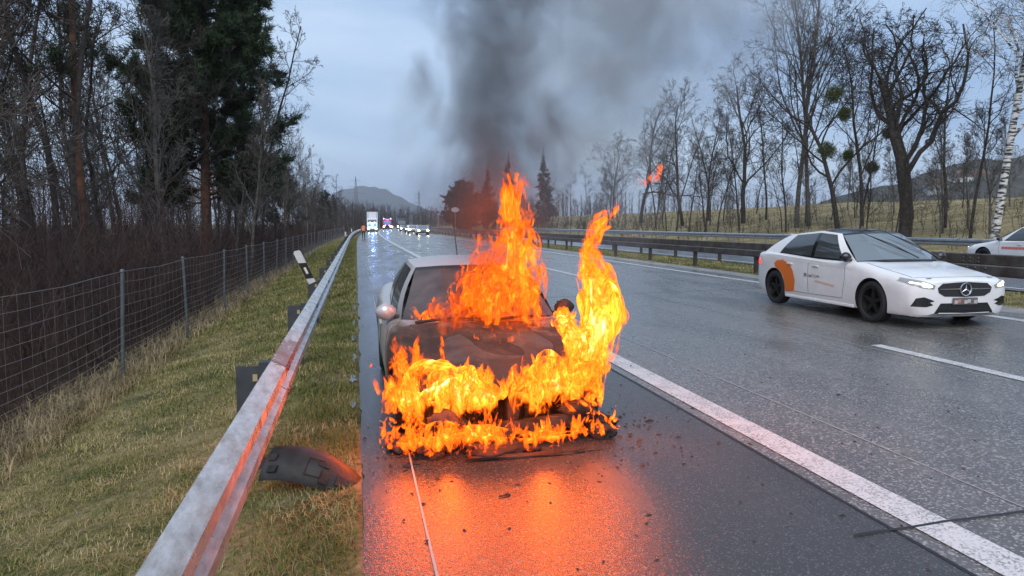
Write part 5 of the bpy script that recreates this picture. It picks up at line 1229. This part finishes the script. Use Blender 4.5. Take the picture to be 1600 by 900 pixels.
for i, (ya, yb) in enumerate([(178, 168), (188, 180)]):
    a, b = at(1335, ya, 170), at(1640, yb - 6, 150); m_ = (a + b) / 2 - Vector((0, 0, .6))
    tag(MB().tube([a - (b - a) * .4, a, m_, b, b + (b - a) * .4], .035, 4).build('power_line', MAT['steel_dark']), 'thin overhead wire crossing the sky behind the oak', 'wire', 'overhead wires')

# hills
def hillmat(name, c1, c2, sc):
    return mat(name, c1, .95, spec=.1, col2=c2, vscale=sc, bump=.6, bscale=sc * 4)
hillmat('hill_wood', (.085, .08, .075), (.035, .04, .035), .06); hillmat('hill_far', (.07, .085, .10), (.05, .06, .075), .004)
def ridge(name, prof, D0, D1, m, amp, seed, nx=90, ny=14):
    """a landform whose skyline runs through photo points prof at depth D0, falling away behind"""
    xs_ = np.linspace(prof[0][0], prof[-1][0], nx); V = []
    for j in range(ny):
        t = j / (ny - 1)
        for x in xs_:
            yt = np.interp(x, [p[0] for p in prof], [p[1] for p in prof]); D = D0 + (D1 - D0) * t
            top = at(x, yt, D0 + (D1 - D0) * .55); g0 = at(x, 350, D); sh_ = math.sin(PI * min(1, t / .55) / 2) if t < .55 else math.cos((t - .55) / .45 * PI / 2)
            z = -3 + (top.z + 3) * sh_; z += amp * mnoise.fractal(Vector((g0.x / amp / 6, g0.y / amp / 6, seed)), 1.0, 2.0, 5) * sh_
            V.append((g0.x, g0.y, z))
    Fc = [[j * nx + i, j * nx + i + 1, (j + 1) * nx + i + 1, (j + 1) * nx + i] for j in range(ny - 1) for i in range(nx - 1)]
    return tag(npmesh(name, V, Fc, MAT[m], smooth=True), kind='structure')
ridge('hill', [(1150, 335), (1280, 318), (1400, 288), (1480, 262), (1540, 250), (1620, 245), (1800, 250), (2000, 300)], 300, 560, 'hill_wood', 3.0, 1)
ridge('mountain', [(470, 335), (530, 300), (565, 293), (600, 298), (622, 305), (648, 320), (680, 335), (740, 345), (820, 348)], 2300, 3900, 'hill_far', 22, 2)
hs = [(1500, 283, 365, 'pale house with white wall on the wooded hill', 'plastic_white'), (1528, 281, 372, 'second pale house beside the first on the wooded hill', 'plastic_white'), (1462, 296, 350, 'low greenish house at the foot of the wooded hill', 'car_grey'), (1590, 276, 380, 'house near the birch top on the wooded hill', 'plastic_white')]
mat('roof_tile', (.16, .10, .08), .8)
for x, yv, D, lb, wmn in hs:
    p = at(x, yv, D); r_ = empty('house', p - Vector((0, 0, 4)), rng.uniform(-.5, .5), lb, 'house'); w_ = 9
    MB().box((0, 0, 3.0), (w_, 8, 6)).build('wall', MAT[wmn], r_)
    MB().prism([(-w_ / 2 - .5, 6.0), (w_ / 2 + .5, 6.0), (0, 9.2)], -4.5, 4.5, 'XZ').build('roof', MAT['roof_tile'], r_)
    for q in (-2.6, 0, 2.6): MB().box((q, -4.03, 4.0), (1.1, .1, 1.3)).build('window', MAT['car_glass'], r_)
# ------------------------------------------------------------ flames
def flame_mat(name, gain, amax, a0, a1, fine=1.0, heat_mul=1.0):
    m = bpy.data.materials.new(name); m.use_nodes = True; t = m.node_tree; t.nodes.clear(); k = t.links.new
    out = N(t, 'ShaderNodeOutputMaterial'); g = N(t, 'ShaderNodeTexCoord')
    def noise(sc, det, vec, dist=0.0, rough=.55):
        n = N(t, 'ShaderNodeTexNoise'); n.inputs['Scale'].default_value = sc; n.inputs['Detail'].default_value = det; n.inputs['Distortion'].default_value = dist; n.inputs['Roughness'].default_value = rough; k(vec, n.inputs['Vector']); return n
    def math_(op, a, b=None, c=None):
        n = N(t, 'ShaderNodeMath', operation=op)
        for i, v in enumerate((a, b, c)):
            if v is None: continue
            if isinstance(v, (int, float)): n.inputs[i].default_value = v
            else: k(v, n.inputs[i])
        return n.outputs[0]
    st = N(t, 'ShaderNodeMapping'); st.inputs['Scale'].default_value = (1, 1, .40); k(g.outputs['Object'], st.inputs[0])
    w1 = noise(4.5 * fine, 2, st.outputs[0])
    vs = N(t, 'ShaderNodeVectorMath', operation='SCALE'); vs.inputs['Scale'].default_value = .30 / fine; k(w1.outputs['Color'], vs.inputs[0])
    va = N(t, 'ShaderNodeVectorMath', operation='ADD'); k(st.outputs[0], va.inputs[0]); k(vs.outputs[0], va.inputs[1])
    nA = noise(11 * fine, 4, va.outputs[0], .3).outputs['Fac']; nB = noise(20 * fine, 3, va.outputs[0], .8).outputs['Fac']
    ridge = math_('SUBTRACT', 1.0, math_('MULTIPLY', math_('ABSOLUTE', math_('SUBTRACT', nB, .5)), 7.0))
    ridge = math_('MAXIMUM', ridge, -.6)
    at_ = N(t, 'ShaderNodeAttribute', attribute_name='core_level'); h = math_('MULTIPLY', at_.outputs['Fac'], heat_mul)
    av = math_('ADD', h, math_('MULTIPLY', math_('SUBTRACT', nA, .5), 3.0))
    sm = N(t, 'ShaderNodeMapRange', interpolation_type='SMOOTHSTEP'); sm.inputs['From Min'].default_value = a0; sm.inputs['From Max'].default_value = a1; sm.inputs['To Max'].default_value = amax; k(av, sm.inputs['Value'])
    cv = math_('ADD', math_('MULTIPLY', h, .52), math_('ADD', math_('MULTIPLY', ridge, .17), math_('MULTIPLY', math_('SUBTRACT', nA, .5), 1.25)))
    rp = N(t, 'ShaderNodeValToRGB'); e = rp.color_ramp.elements
    e[0].position = 0.0; e[0].color = (.38, .014, .001, 1); e[1].position = .96; e[1].color = (1, .84, .30, 1)
    for p_, c_ in ((.22, (.78, .045, .002)), (.40, (.96, .095, .005)), (.58, (1, .19, .010)), (.78, (1, .42, .030))): x = e.new(p_); x.color = (*c_, 1)
    k(cv, rp.inputs[0])
    sr = N(t, 'ShaderNodeMapRange'); sr.inputs['From Min'].default_value = 0; sr.inputs['From Max'].default_value = 1; sr.inputs['To Min'].default_value = .66 * gain; sr.inputs['To Max'].default_value = 1.9 * gain; k(cv, sr.inputs['Value'])
    em = N(t, 'ShaderNodeEmission'); k(rp.outputs[0], em.inputs[0]); k(sr.outputs[0], em.inputs[1])
    tr = N(t, 'ShaderNodeBsdfTransparent'); mx_ = N(t, 'ShaderNodeMixShader'); k(sm.outputs[0], mx_.inputs[0]); k(tr.outputs[0], mx_.inputs[1]); k(em.outputs[0], mx_.inputs[2]); k(mx_.outputs[0], out.inputs['Surface'])
    m.cycles.emission_sampling = 'NONE'; MAT[name] = m; return m
flame_mat('flame', .82, .72, .48, .98)
flame_mat('flame_hot', 1.16, .80, .50, .96, heat_mul=1.14)
flame_mat('flame_soft', .62, .34, .10, 1.0, .7, .8)
flame_mat('flame_small', 1.05, .80, .42, .80, 1.7)
def nz3(p, s, seed):
    return Vector((mnoise.noise(p * s + Vector((seed, 0, 0))), mnoise.noise(p * s + Vector((0, seed + 9, 0))), mnoise.noise(p * s + Vector((0, 0, seed + 21)))))
def skel(pts, n):
    A = np.array([[*at(x, y_, D), r_ * D / 1140, ht] for x, y_, D, r_, ht in pts]); return catmull(A, n)
class Flame:
    def __init__(s): s.V = []; s.F = []; s.h = []
    def tube(s, C, rad, heat, k, seed, rough, depth=.75, freq=3.0, lying=False):
        n = len(C); o = len(s.V)
        for i in range(n):
            c = Vector(C[i]); t = i / (n - 1)
            for j in range(k):
                th = 2 * PI * j / k; d = (Vector((0, 0, 1.15)) if lying else _r) * math.cos(th) + Vector((_f.x, _f.y, 0)).normalized() * math.sin(th) * depth
                p = c + d * rad[i]
                q = Vector((p.x, p.y, p.z * .55)); w_ = nz3(q, freq, seed) * rough * rad[i] * 1.3 + nz3(q, freq * 2.7, seed + 5) * rough * rad[i] * .7
                p = p + Vector((w_.x, w_.y, w_.z * 1.3)); s.V.append(p); s.h.append(heat[i] * ((.72 + .36 * math.cos(th)) if lying else 1.0))
        s.F += [(o + i * k + j, o + i * k + (j + 1) % k, o + (i + 1) * k + (j + 1) % k, o + (i + 1) * k + j) for i in range(n - 1) for j in range(k)]
    def tongue(s, base, d, L_, r_, heat, seed, k=7, n=9, bend=.35):
        C = []; p = Vector(base); dv = Vector(d).normalized(); g = nz3(p, 2.0, seed) * bend
        for i in range(n):
            C.append(p.copy()); dv = (dv + g / n * 2.2 + Vector((0, 0, .10)) + nz3(p, 7, seed) * .28).normalized(); p = p + dv * L_ / (n - 1)
        rad = [r_ * (math.sin(PI * (.10 + .90 * i / (n - 1))) ** .7) * (1 - .5 * i / (n - 1)) + .0008 for i in range(n)]
        s.tube(C, rad, [heat * (1.0 - .60 * (i / (n - 1)) ** 1.3) * (.55 if i == 0 else (.85 if i == 1 else 1)) for i in range(n)], k, seed, .55, .6, 5.0)
    def build(s, name, m, label, base):
        V = np.array([tuple(Vector(v) - base) for v in s.V]); o = npmesh(name, V, s.F, MAT[m], smooth=True, attr={'core_level': s.h}); o.location = base
        return tag(o, label, 'flame')
def column(pts, label, m='flame', shells=((1.0, .62), (.84, .84), (.64, 1.06), (.40, 1.38)), n=12, k=44, rough=.5, tongues=40, seed=1, tl=(.10, .30), trad=.028, freq=3.0, extra_heat=0.0, edge=.92, axw=.6):
    fl = Flame(); A = skel(pts, n); g = np.random.default_rng(seed)
    for q, (sc, hm) in enumerate(shells):
        fl.tube(A[:, :3], A[:, 3] * sc, A[:, 4] * hm + extra_heat, k, seed + q * 7.3, rough, .75, freq, axw == 0)
    for q in range(tongues):
        i = int(g.uniform(0, len(A) - 1)); th = g.uniform(0, 2 * PI); d = _r * math.cos(th) + Vector((_f.x, _f.y, 0)).normalized() * math.sin(th) * .75
        ax = Vector(A[min(i + 1, len(A) - 1), :3] - A[i, :3]).normalized(); b = Vector(A[i, :3]) + d * A[i, 3] * g.uniform(.55, edge)
        L_ = g.uniform(*tl) * (.6 + A[i, 3] * 2.0)
        fl.tongue(b, ax * axw + Vector((0, 0, .5 if axw else 1.0)) + d * g.uniform(.05, .5), L_, trad * g.uniform(.6, 1.5), A[i, 4] * g.uniform(.8, 1.1), seed + q * 1.7)
    base = Vector(A[0, :3]); return fl.build('flame', m, label, base)
# (photo x, y, depth, half width in photo pixels, heat)
column([(790, 500, 6.5, 75, .55), (795, 455, 6.5, 70, .62), (806, 410, 6.5, 46, .60), (806, 365, 6.5, 36, .60), (802, 320, 6.5, 28, .56), (803, 285, 6.5, 20, .50), (801, 258, 6.5, 4, .36)],
       'tall orange flame column rising from the base of the windscreen', seed=3, tongues=70, rough=.55)
column([(738, 498, 6.75, 42, .40), (738, 455, 6.75, 36, .37), (742, 415, 6.75, 30, .34), (750, 385, 6.8, 20, .29), (745, 360, 6.8, 6, .2)], 'red orange sheet of fire over the middle of the windscreen', m='flame', seed=8, tongues=30, rough=.6)
column([(750, 520, 6.62, 80, .5), (770, 470, 6.62, 80, .5), (775, 425, 6.65, 60, .42), (785, 390, 6.65, 40, .30)], 'soft glowing fire veil behind the flame columns', m='flame_soft', seed=12, tongues=0, rough=.4, shells=((1, 1.0), (.85, 1.0), (.7, 1.0), (.5, 1.0)))
column([(905, 615, 5.75, 32, .60), (915, 572, 5.75, 34, .78), (930, 530, 5.78, 33, .92), (938, 490, 5.82, 31, .95), (934, 455, 5.86, 33, .84), (924, 425, 5.9, 25, .68), (920, 395, 5.9, 15, .56), (926, 368, 5.9, 13, .52), (938, 344, 5.9, 17, .48), (955, 332, 5.9, 12, .44), (970, 322, 5.9, 3, .30)],
       'bright yellow flame column standing on the right front fender', m='flame_hot', seed=21, tongues=80, rough=.75, tl=(.06, .22), trad=.020)
column([(905, 560, 5.45, 18, .9), (895, 525, 5.5, 24, 1.0), (882, 500, 5.6, 17, .95), (872, 488, 5.7, 4, .7)], 'white hot flame burst at the corner of the hood', m='flame_hot', seed=27, tongues=20, rough=.45, tl=(.05, .14), extra_heat=.12)
column([(1000, 303, 6.2, 7, .42), (1006, 290, 6.2, 13, .46), (1018, 278, 6.2, 15, .44), (1027, 266, 6.2, 10, .40), (1024, 254, 6.2, 2, .3)], 'loose torn flame floating free in the air', seed=33, tongues=16, rough=.75, tl=(.04, .12), trad=.014, freq=6)
column([(968, 272, 6.2, 3, .36), (972, 268, 6.2, 6, .40), (978, 266, 6.2, 2, .3)], 'tiny detached flame shred beside the loose flame', seed=35, tongues=3, rough=.6, tl=(.02, .05), trad=.008, k=14)
column([(752, 312, 6.7, 4, .34), (756, 300, 6.7, 7, .38), (758, 288, 6.7, 2, .28)], 'small detached flame shred left of the tall column', seed=36, tongues=4, rough=.7, tl=(.03, .08), trad=.010, k=16)
column([(622, 640, 5.55, 24, .62), (628, 605, 5.6, 25, .60), (628, 570, 5.6, 22, .52), (618, 540, 5.65, 14, .46), (612, 518, 5.65, 4, .36)], 'orange flame licking up the left front fender', seed=41, tongues=34, rough=.55, tl=(.08, .22))
column([(652, 640, 5.5, 20, .62), (655, 600, 5.5, 17, .56), (650, 565, 5.5, 9, .48), (652, 540, 5.5, 3, .36)], 'second flame beside the left fender flame', seed=43, tongues=18, rough=.55, tl=(.06, .18))
column([(690, 602, 5.6, 12, .55), (692, 575, 5.6, 10, .50), (692, 552, 5.6, 7, .44), (692, 533, 5.6, 2, .34)], 'narrow flame standing on the front edge of the hood', seed=45, tongues=10, rough=.5, tl=(.05, .14), trad=.018)
column([(712, 600, 5.6, 6, .5), (712, 580, 5.6, 5, .44), (711, 560, 5.6, 2, .34)], 'thin flame wisp on the hood edge', seed=46, tongues=4, rough=.5, tl=(.04, .10), trad=.012, k=16)
def sheet(x0, x1, ytop, ybot, D, label, m, seed, nt_, L_, r_, heat, dz=.12, bow=0.0):
    """a row of flame tongues along an edge"""
    fl = Flame(); g = np.random.default_rng(seed); base = at((x0 + x1) / 2, ybot, D)
    for q in range(nt_):
        t = g.uniform(0, 1); x = x0 + (x1 - x0) * t; y_ = g.uniform(ytop, ybot); b = at(x, y_, D + g.uniform(-.02, dz) + bow * abs(2 * t - 1) ** 2)
        fl.tongue(b, Vector((g.normal(0, .55), g.normal(0, .25), 1)), L_ * g.choice([.4, .7, 1.0, 1.6]) * g.uniform(.7, 1.2), r_ * g.uniform(.4, 1.35), heat * g.uniform(.82, 1.15), seed + q * 1.3, k=8, n=12, bend=1.1)
    return fl.build('flame', m, label, base)
column([(600, 632, 5.55, 22, .58), (640, 628, 5.48, 34, .84), (690, 624, 5.40, 36, .98), (740, 622, 5.36, 36, 1.0), (775, 626, 5.36, 24, .80)], 'bright yellow fire mass filling the open grille left of the post', m='flame_hot', seed=51, tongues=110, rough=.8, tl=(.10, .34), trad=.026, axw=0)
column([(798, 626, 5.38, 24, .76), (830, 616, 5.40, 34, .88), (870, 602, 5.45, 30, .90), (910, 590, 5.55, 30, .84), (940, 580, 5.65, 12, .5)], 'yellow fire mass behind the beam right of the grille post', m='flame_hot', seed=53, tongues=100, rough=.8, tl=(.10, .34), trad=.026, axw=0)
sheet(820, 880, 575, 600, 5.8, 'orange flames creeping over the right side of the hood', 'flame', 55, 34, .20, .030, .46)
sheet(650, 780, 492, 502, 6.45, 'low flames along the hood edge under the windscreen', 'flame', 57, 70, .13, .030, .60)
sheet(640, 700, 498, 503, 6.35, 'small flames at the left corner of the windscreen base', 'flame', 58, 26, .08, .018, .55)
sheet(725, 770, 462, 496, 6.4, 'yellow burst of fire at the middle of the windscreen base', 'flame_hot', 59, 36, .13, .032, .78)
column([(612, 697, 5.25, 9, .50), (660, 693, 5.16, 17, .72), (710, 690, 5.12, 18, .78), (760, 687, 5.12, 18, .78), (800, 687, 5.14, 12, .6)], 'line of yellow fire on the road under the beam', m='flame_small', seed=61, tongues=95, rough=.95, tl=(.10, .32), trad=.015, axw=0)
column([(800, 690, 5.16, 8, .55), (840, 684, 5.18, 12, .76), (880, 680, 5.22, 11, .72), (915, 676, 5.28, 6, .5)], 'lower fire on the road right under the bumper beam', m='flame_small', seed=62, tongues=60, rough=.95, tl=(.08, .28), trad=.014, axw=0)
sheet(905, 968, 655, 682, 5.35, 'scattered little flames on the road right of the nose', 'flame_small', 63, 34, .10, .016, .74, .2)
sheet(595, 650, 640, 712, 5.35, 'small flames around the melted front left tyre', 'flame_small', 64, 46, .11, .018, .72, .2)
sheet(578, 592, 572, 580, 5.9, 'tiny flame on the left sill behind the front wheel', 'flame_small', 65, 6, .05, .012, .5, .05)
sheet(880, 935, 610, 650, 5.5, 'flames in the right front wheel arch', 'flame_hot', 66, 40, .15, .032, .66, .2)
# the light those flames give
FIRE = (1.0, .118, .005)
def firelamp(p, e, r_): lamp('flame_light', p, e, FIRE, r_)
for (x, y_, D, e, r_) in ((640, 622, 5.3, 18, .10), (715, 618, 5.2, 20, .12), (850, 612, 5.25, 20, .12), (905, 585, 5.5, 26, .14), (932, 525, 5.7, 75, .16), (936, 470, 5.8, 75, .16), (924, 400, 5.85, 30, .10),
                          (790, 440, 6.7, 12, .16), (780, 612, 5.2, 16, .12), (805, 405, 6.6, 46, .15), (803, 330, 6.6, 40, .12), (622, 565, 5.5, 24, .10), (700, 695, 5.05, 5, .08), (850, 684, 5.1, 5, .08)):
    firelamp(at(x, y_, D), e * .72, r_)

# ------------------------------------------------------------ smoke
def smoke(name, pts, label, col, dens, nscale, seed, soft=1.4, cut=.5, aniso=.2, step=1.0, depth=.8, density_top=1.0):
    """closed lumpy plume hull around a rising axis; density falls to zero before the hull"""
    A = np.array([[*at(x, y_, D), r_ * D / 1140] for x, y_, D, r_ in pts]); C = catmull(A, 6); base = Vector(A[0, :3]); mb = MB(); k_ = 18
    rows = []
    for i, (x, y_, z, r_) in enumerate(C):
        rows.append([tuple(Vector((x, y_, z)) - base + (_r * math.cos(a) + Vector((_f.x, _f.y, 0)).normalized() * math.sin(a) * depth) * r_) for a in np.linspace(0, 2 * PI, k_ + 1)[:-1]])
    mb.grid(rows, closed=True); n = len(rows); mb.f += [tuple(range(k_))[::-1], tuple(range((n - 1) * k_, n * k_))]; mb.m += [0, 0]
    m = bpy.data.materials.new(name); m.use_nodes = True; t = m.node_tree; t.nodes.clear(); k = t.links.new
    out = N(t, 'ShaderNodeOutputMaterial'); vol = N(t, 'ShaderNodeVolumePrincipled'); k(vol.outputs[0], out.inputs['Volume'])
    vol.inputs['Color'].default_value = (*col, 1); vol.inputs['Anisotropy'].default_value = aniso
    g = N(t, 'ShaderNodeTexCoord'); sx = N(t, 'ShaderNodeSeparateXYZ'); k(g.outputs['Object'], sx.inputs[0])
    def math_(op, a, b=None):
        q = N(t, 'ShaderNodeMath', operation=op)
        for i, v in enumerate((a, b)):
            if v is None: continue
            if isinstance(v, (int, float)): q.inputs[i].default_value = v
            else: k(v, q.inputs[i])
        return q.outputs[0]
    # axis position and radius as curves of height
    z0, z1 = C[0, 2] - base.z, C[-1, 2] - base.z
    tz = N(t, 'ShaderNodeMapRange'); tz.inputs['From Min'].default_value = z0; tz.inputs['From Max'].default_value = z1; k(sx.outputs['Z'], tz.inputs['Value'])
    def curve(vals):
        lo, hi = min(vals) - 1e-4, max(vals) + 1e-4; fc = N(t, 'ShaderNodeFloatCurve'); cu = fc.mapping.curves[0]
        zz = [(c - C[0, 2]) / (C[-1, 2] - C[0, 2]) for c in C[:, 2]]
        idx = list(range(0, len(C), 3)); idx = idx if idx[-1] == len(C) - 1 else idx + [len(C) - 1]
        cu.points[0].location = (0, (vals[0] - lo) / (hi - lo)); cu.points[1].location = (1, (vals[-1] - lo) / (hi - lo))
        for i in idx[1:-1]: cu.points.new(zz[i], (vals[i] - lo) / (hi - lo))
        fc.mapping.update(); k(tz.outputs[0], fc.inputs['Value']); return math_('ADD', math_('MULTIPLY', fc.outputs[0], hi - lo), lo)
    cx, cyv, rr = curve(list(C[:, 0] - base.x)), curve(list(C[:, 1] - base.y)), curve(list(C[:, 3]))
    dx, dy = math_('SUBTRACT', sx.outputs['X'], cx), math_('SUBTRACT', sx.outputs['Y'], cyv)
    dd = math_('DIVIDE', math_('SQRT', math_('ADD', math_('MULTIPLY', dx, dx), math_('MULTIPLY', math_('DIVIDE', dy, depth), math_('DIVIDE', dy, depth)))), rr)
    mpn = N(t, 'ShaderNodeMapping'); mpn.inputs['Scale'].default_value = (1, 1, .75); mpn.inputs['Location'].default_value = (seed, 0, 0); k(g.outputs['Object'], mpn.inputs[0])
    nz = N(t, 'ShaderNodeTexNoise'); nz.inputs['Scale'].default_value = nscale; nz.inputs['Detail'].default_value = 4; nz.inputs['Roughness'].default_value = .58; nz.inputs['Distortion'].default_value = .9; k(mpn.outputs[0], nz.inputs['Vector'])
    fall = math_('SUBTRACT', 1.0, dd)
    endf = math_('MULTIPLY', math_('MINIMUM', math_('MULTIPLY', tz.outputs[0], 9.0), 1.0), 1.0)
    body = math_('ADD', math_('MULTIPLY', fall, soft), math_('MULTIPLY', math_('SUBTRACT', nz.outputs['Fac'], cut), 4.6))
    lim = math_('MINIMUM', math_('MULTIPLY', math_('MAXIMUM', fall, 0.0), 3.5), 1.0)
    den = math_('MULTIPLY', math_('MULTIPLY', math_('MINIMUM', math_('MAXIMUM', body, 0.0), 1.6), lim), math_('MULTIPLY', endf, dens))
    den = math_('MULTIPLY', den, math_('ADD', 1.0, math_('MULTIPLY', tz.outputs[0], density_top - 1.0)))
    k(den, vol.inputs['Density'])
    o = mb.build(name, m, smooth=True); o.location = base
    try: m.cycles.volume_step_rate = step
    except Exception: pass
    tag(o, kind='stuff'); return o
smoke('smoke', [(785, 480, 6.95, 90), (782, 390, 7.1, 125), (776, 300, 7.4, 160), (768, 210, 7.8, 165), (764, 110, 8.2, 150), (778, 0, 8.7, 165), (795, -110, 9.3, 195)], 'dark smoke', (.24, .24, .24), 1.9, 1.7, 3.0, soft=1.3, cut=.56, density_top=.6, step=.4)
smoke('smoke', [(895, 440, 8.6, 110), (905, 350, 9.4, 160), (920, 255, 10.8, 215), (950, 150, 12.5, 270), (990, 40, 14.5, 330), (1030, -100, 16.5, 390)], 'pale smoke', (.68, .68, .68), .55, .80, 9.0, soft=1.15, cut=.55, density_top=.6, step=.5)
smoke('smoke', [(690, 415, 8.6, 140), (712, 350, 9.2, 145), (700, 280, 10.0, 135), (695, 200, 11.0, 135), (690, 110, 12, 150)], 'thin smoke', (.5, .5, .52), .16, 1.2, 15.0, soft=1.0, cut=.53, density_top=.5, step=.6)
# ------------------------------------------------------------ the damp air of the day
hz = MB().box((0, 2400, 82), (8400, 9600, 172)).build('haze', [], fix=True)
mh = bpy.data.materials.new('haze'); mh.use_nodes = True; th = mh.node_tree; th.nodes.clear()
ho = N(th, 'ShaderNodeOutputMaterial'); hv = N(th, 'ShaderNodeVolumePrincipled'); th.links.new(hv.outputs[0], ho.inputs['Volume'])
hv.inputs['Color'].default_value = (.80, .85, .92, 1); hv.inputs['Density'].default_value = .00020; hv.inputs['Anisotropy'].default_value = .0
hz.data.materials.append(mh); tag(hz, kind='stuff')
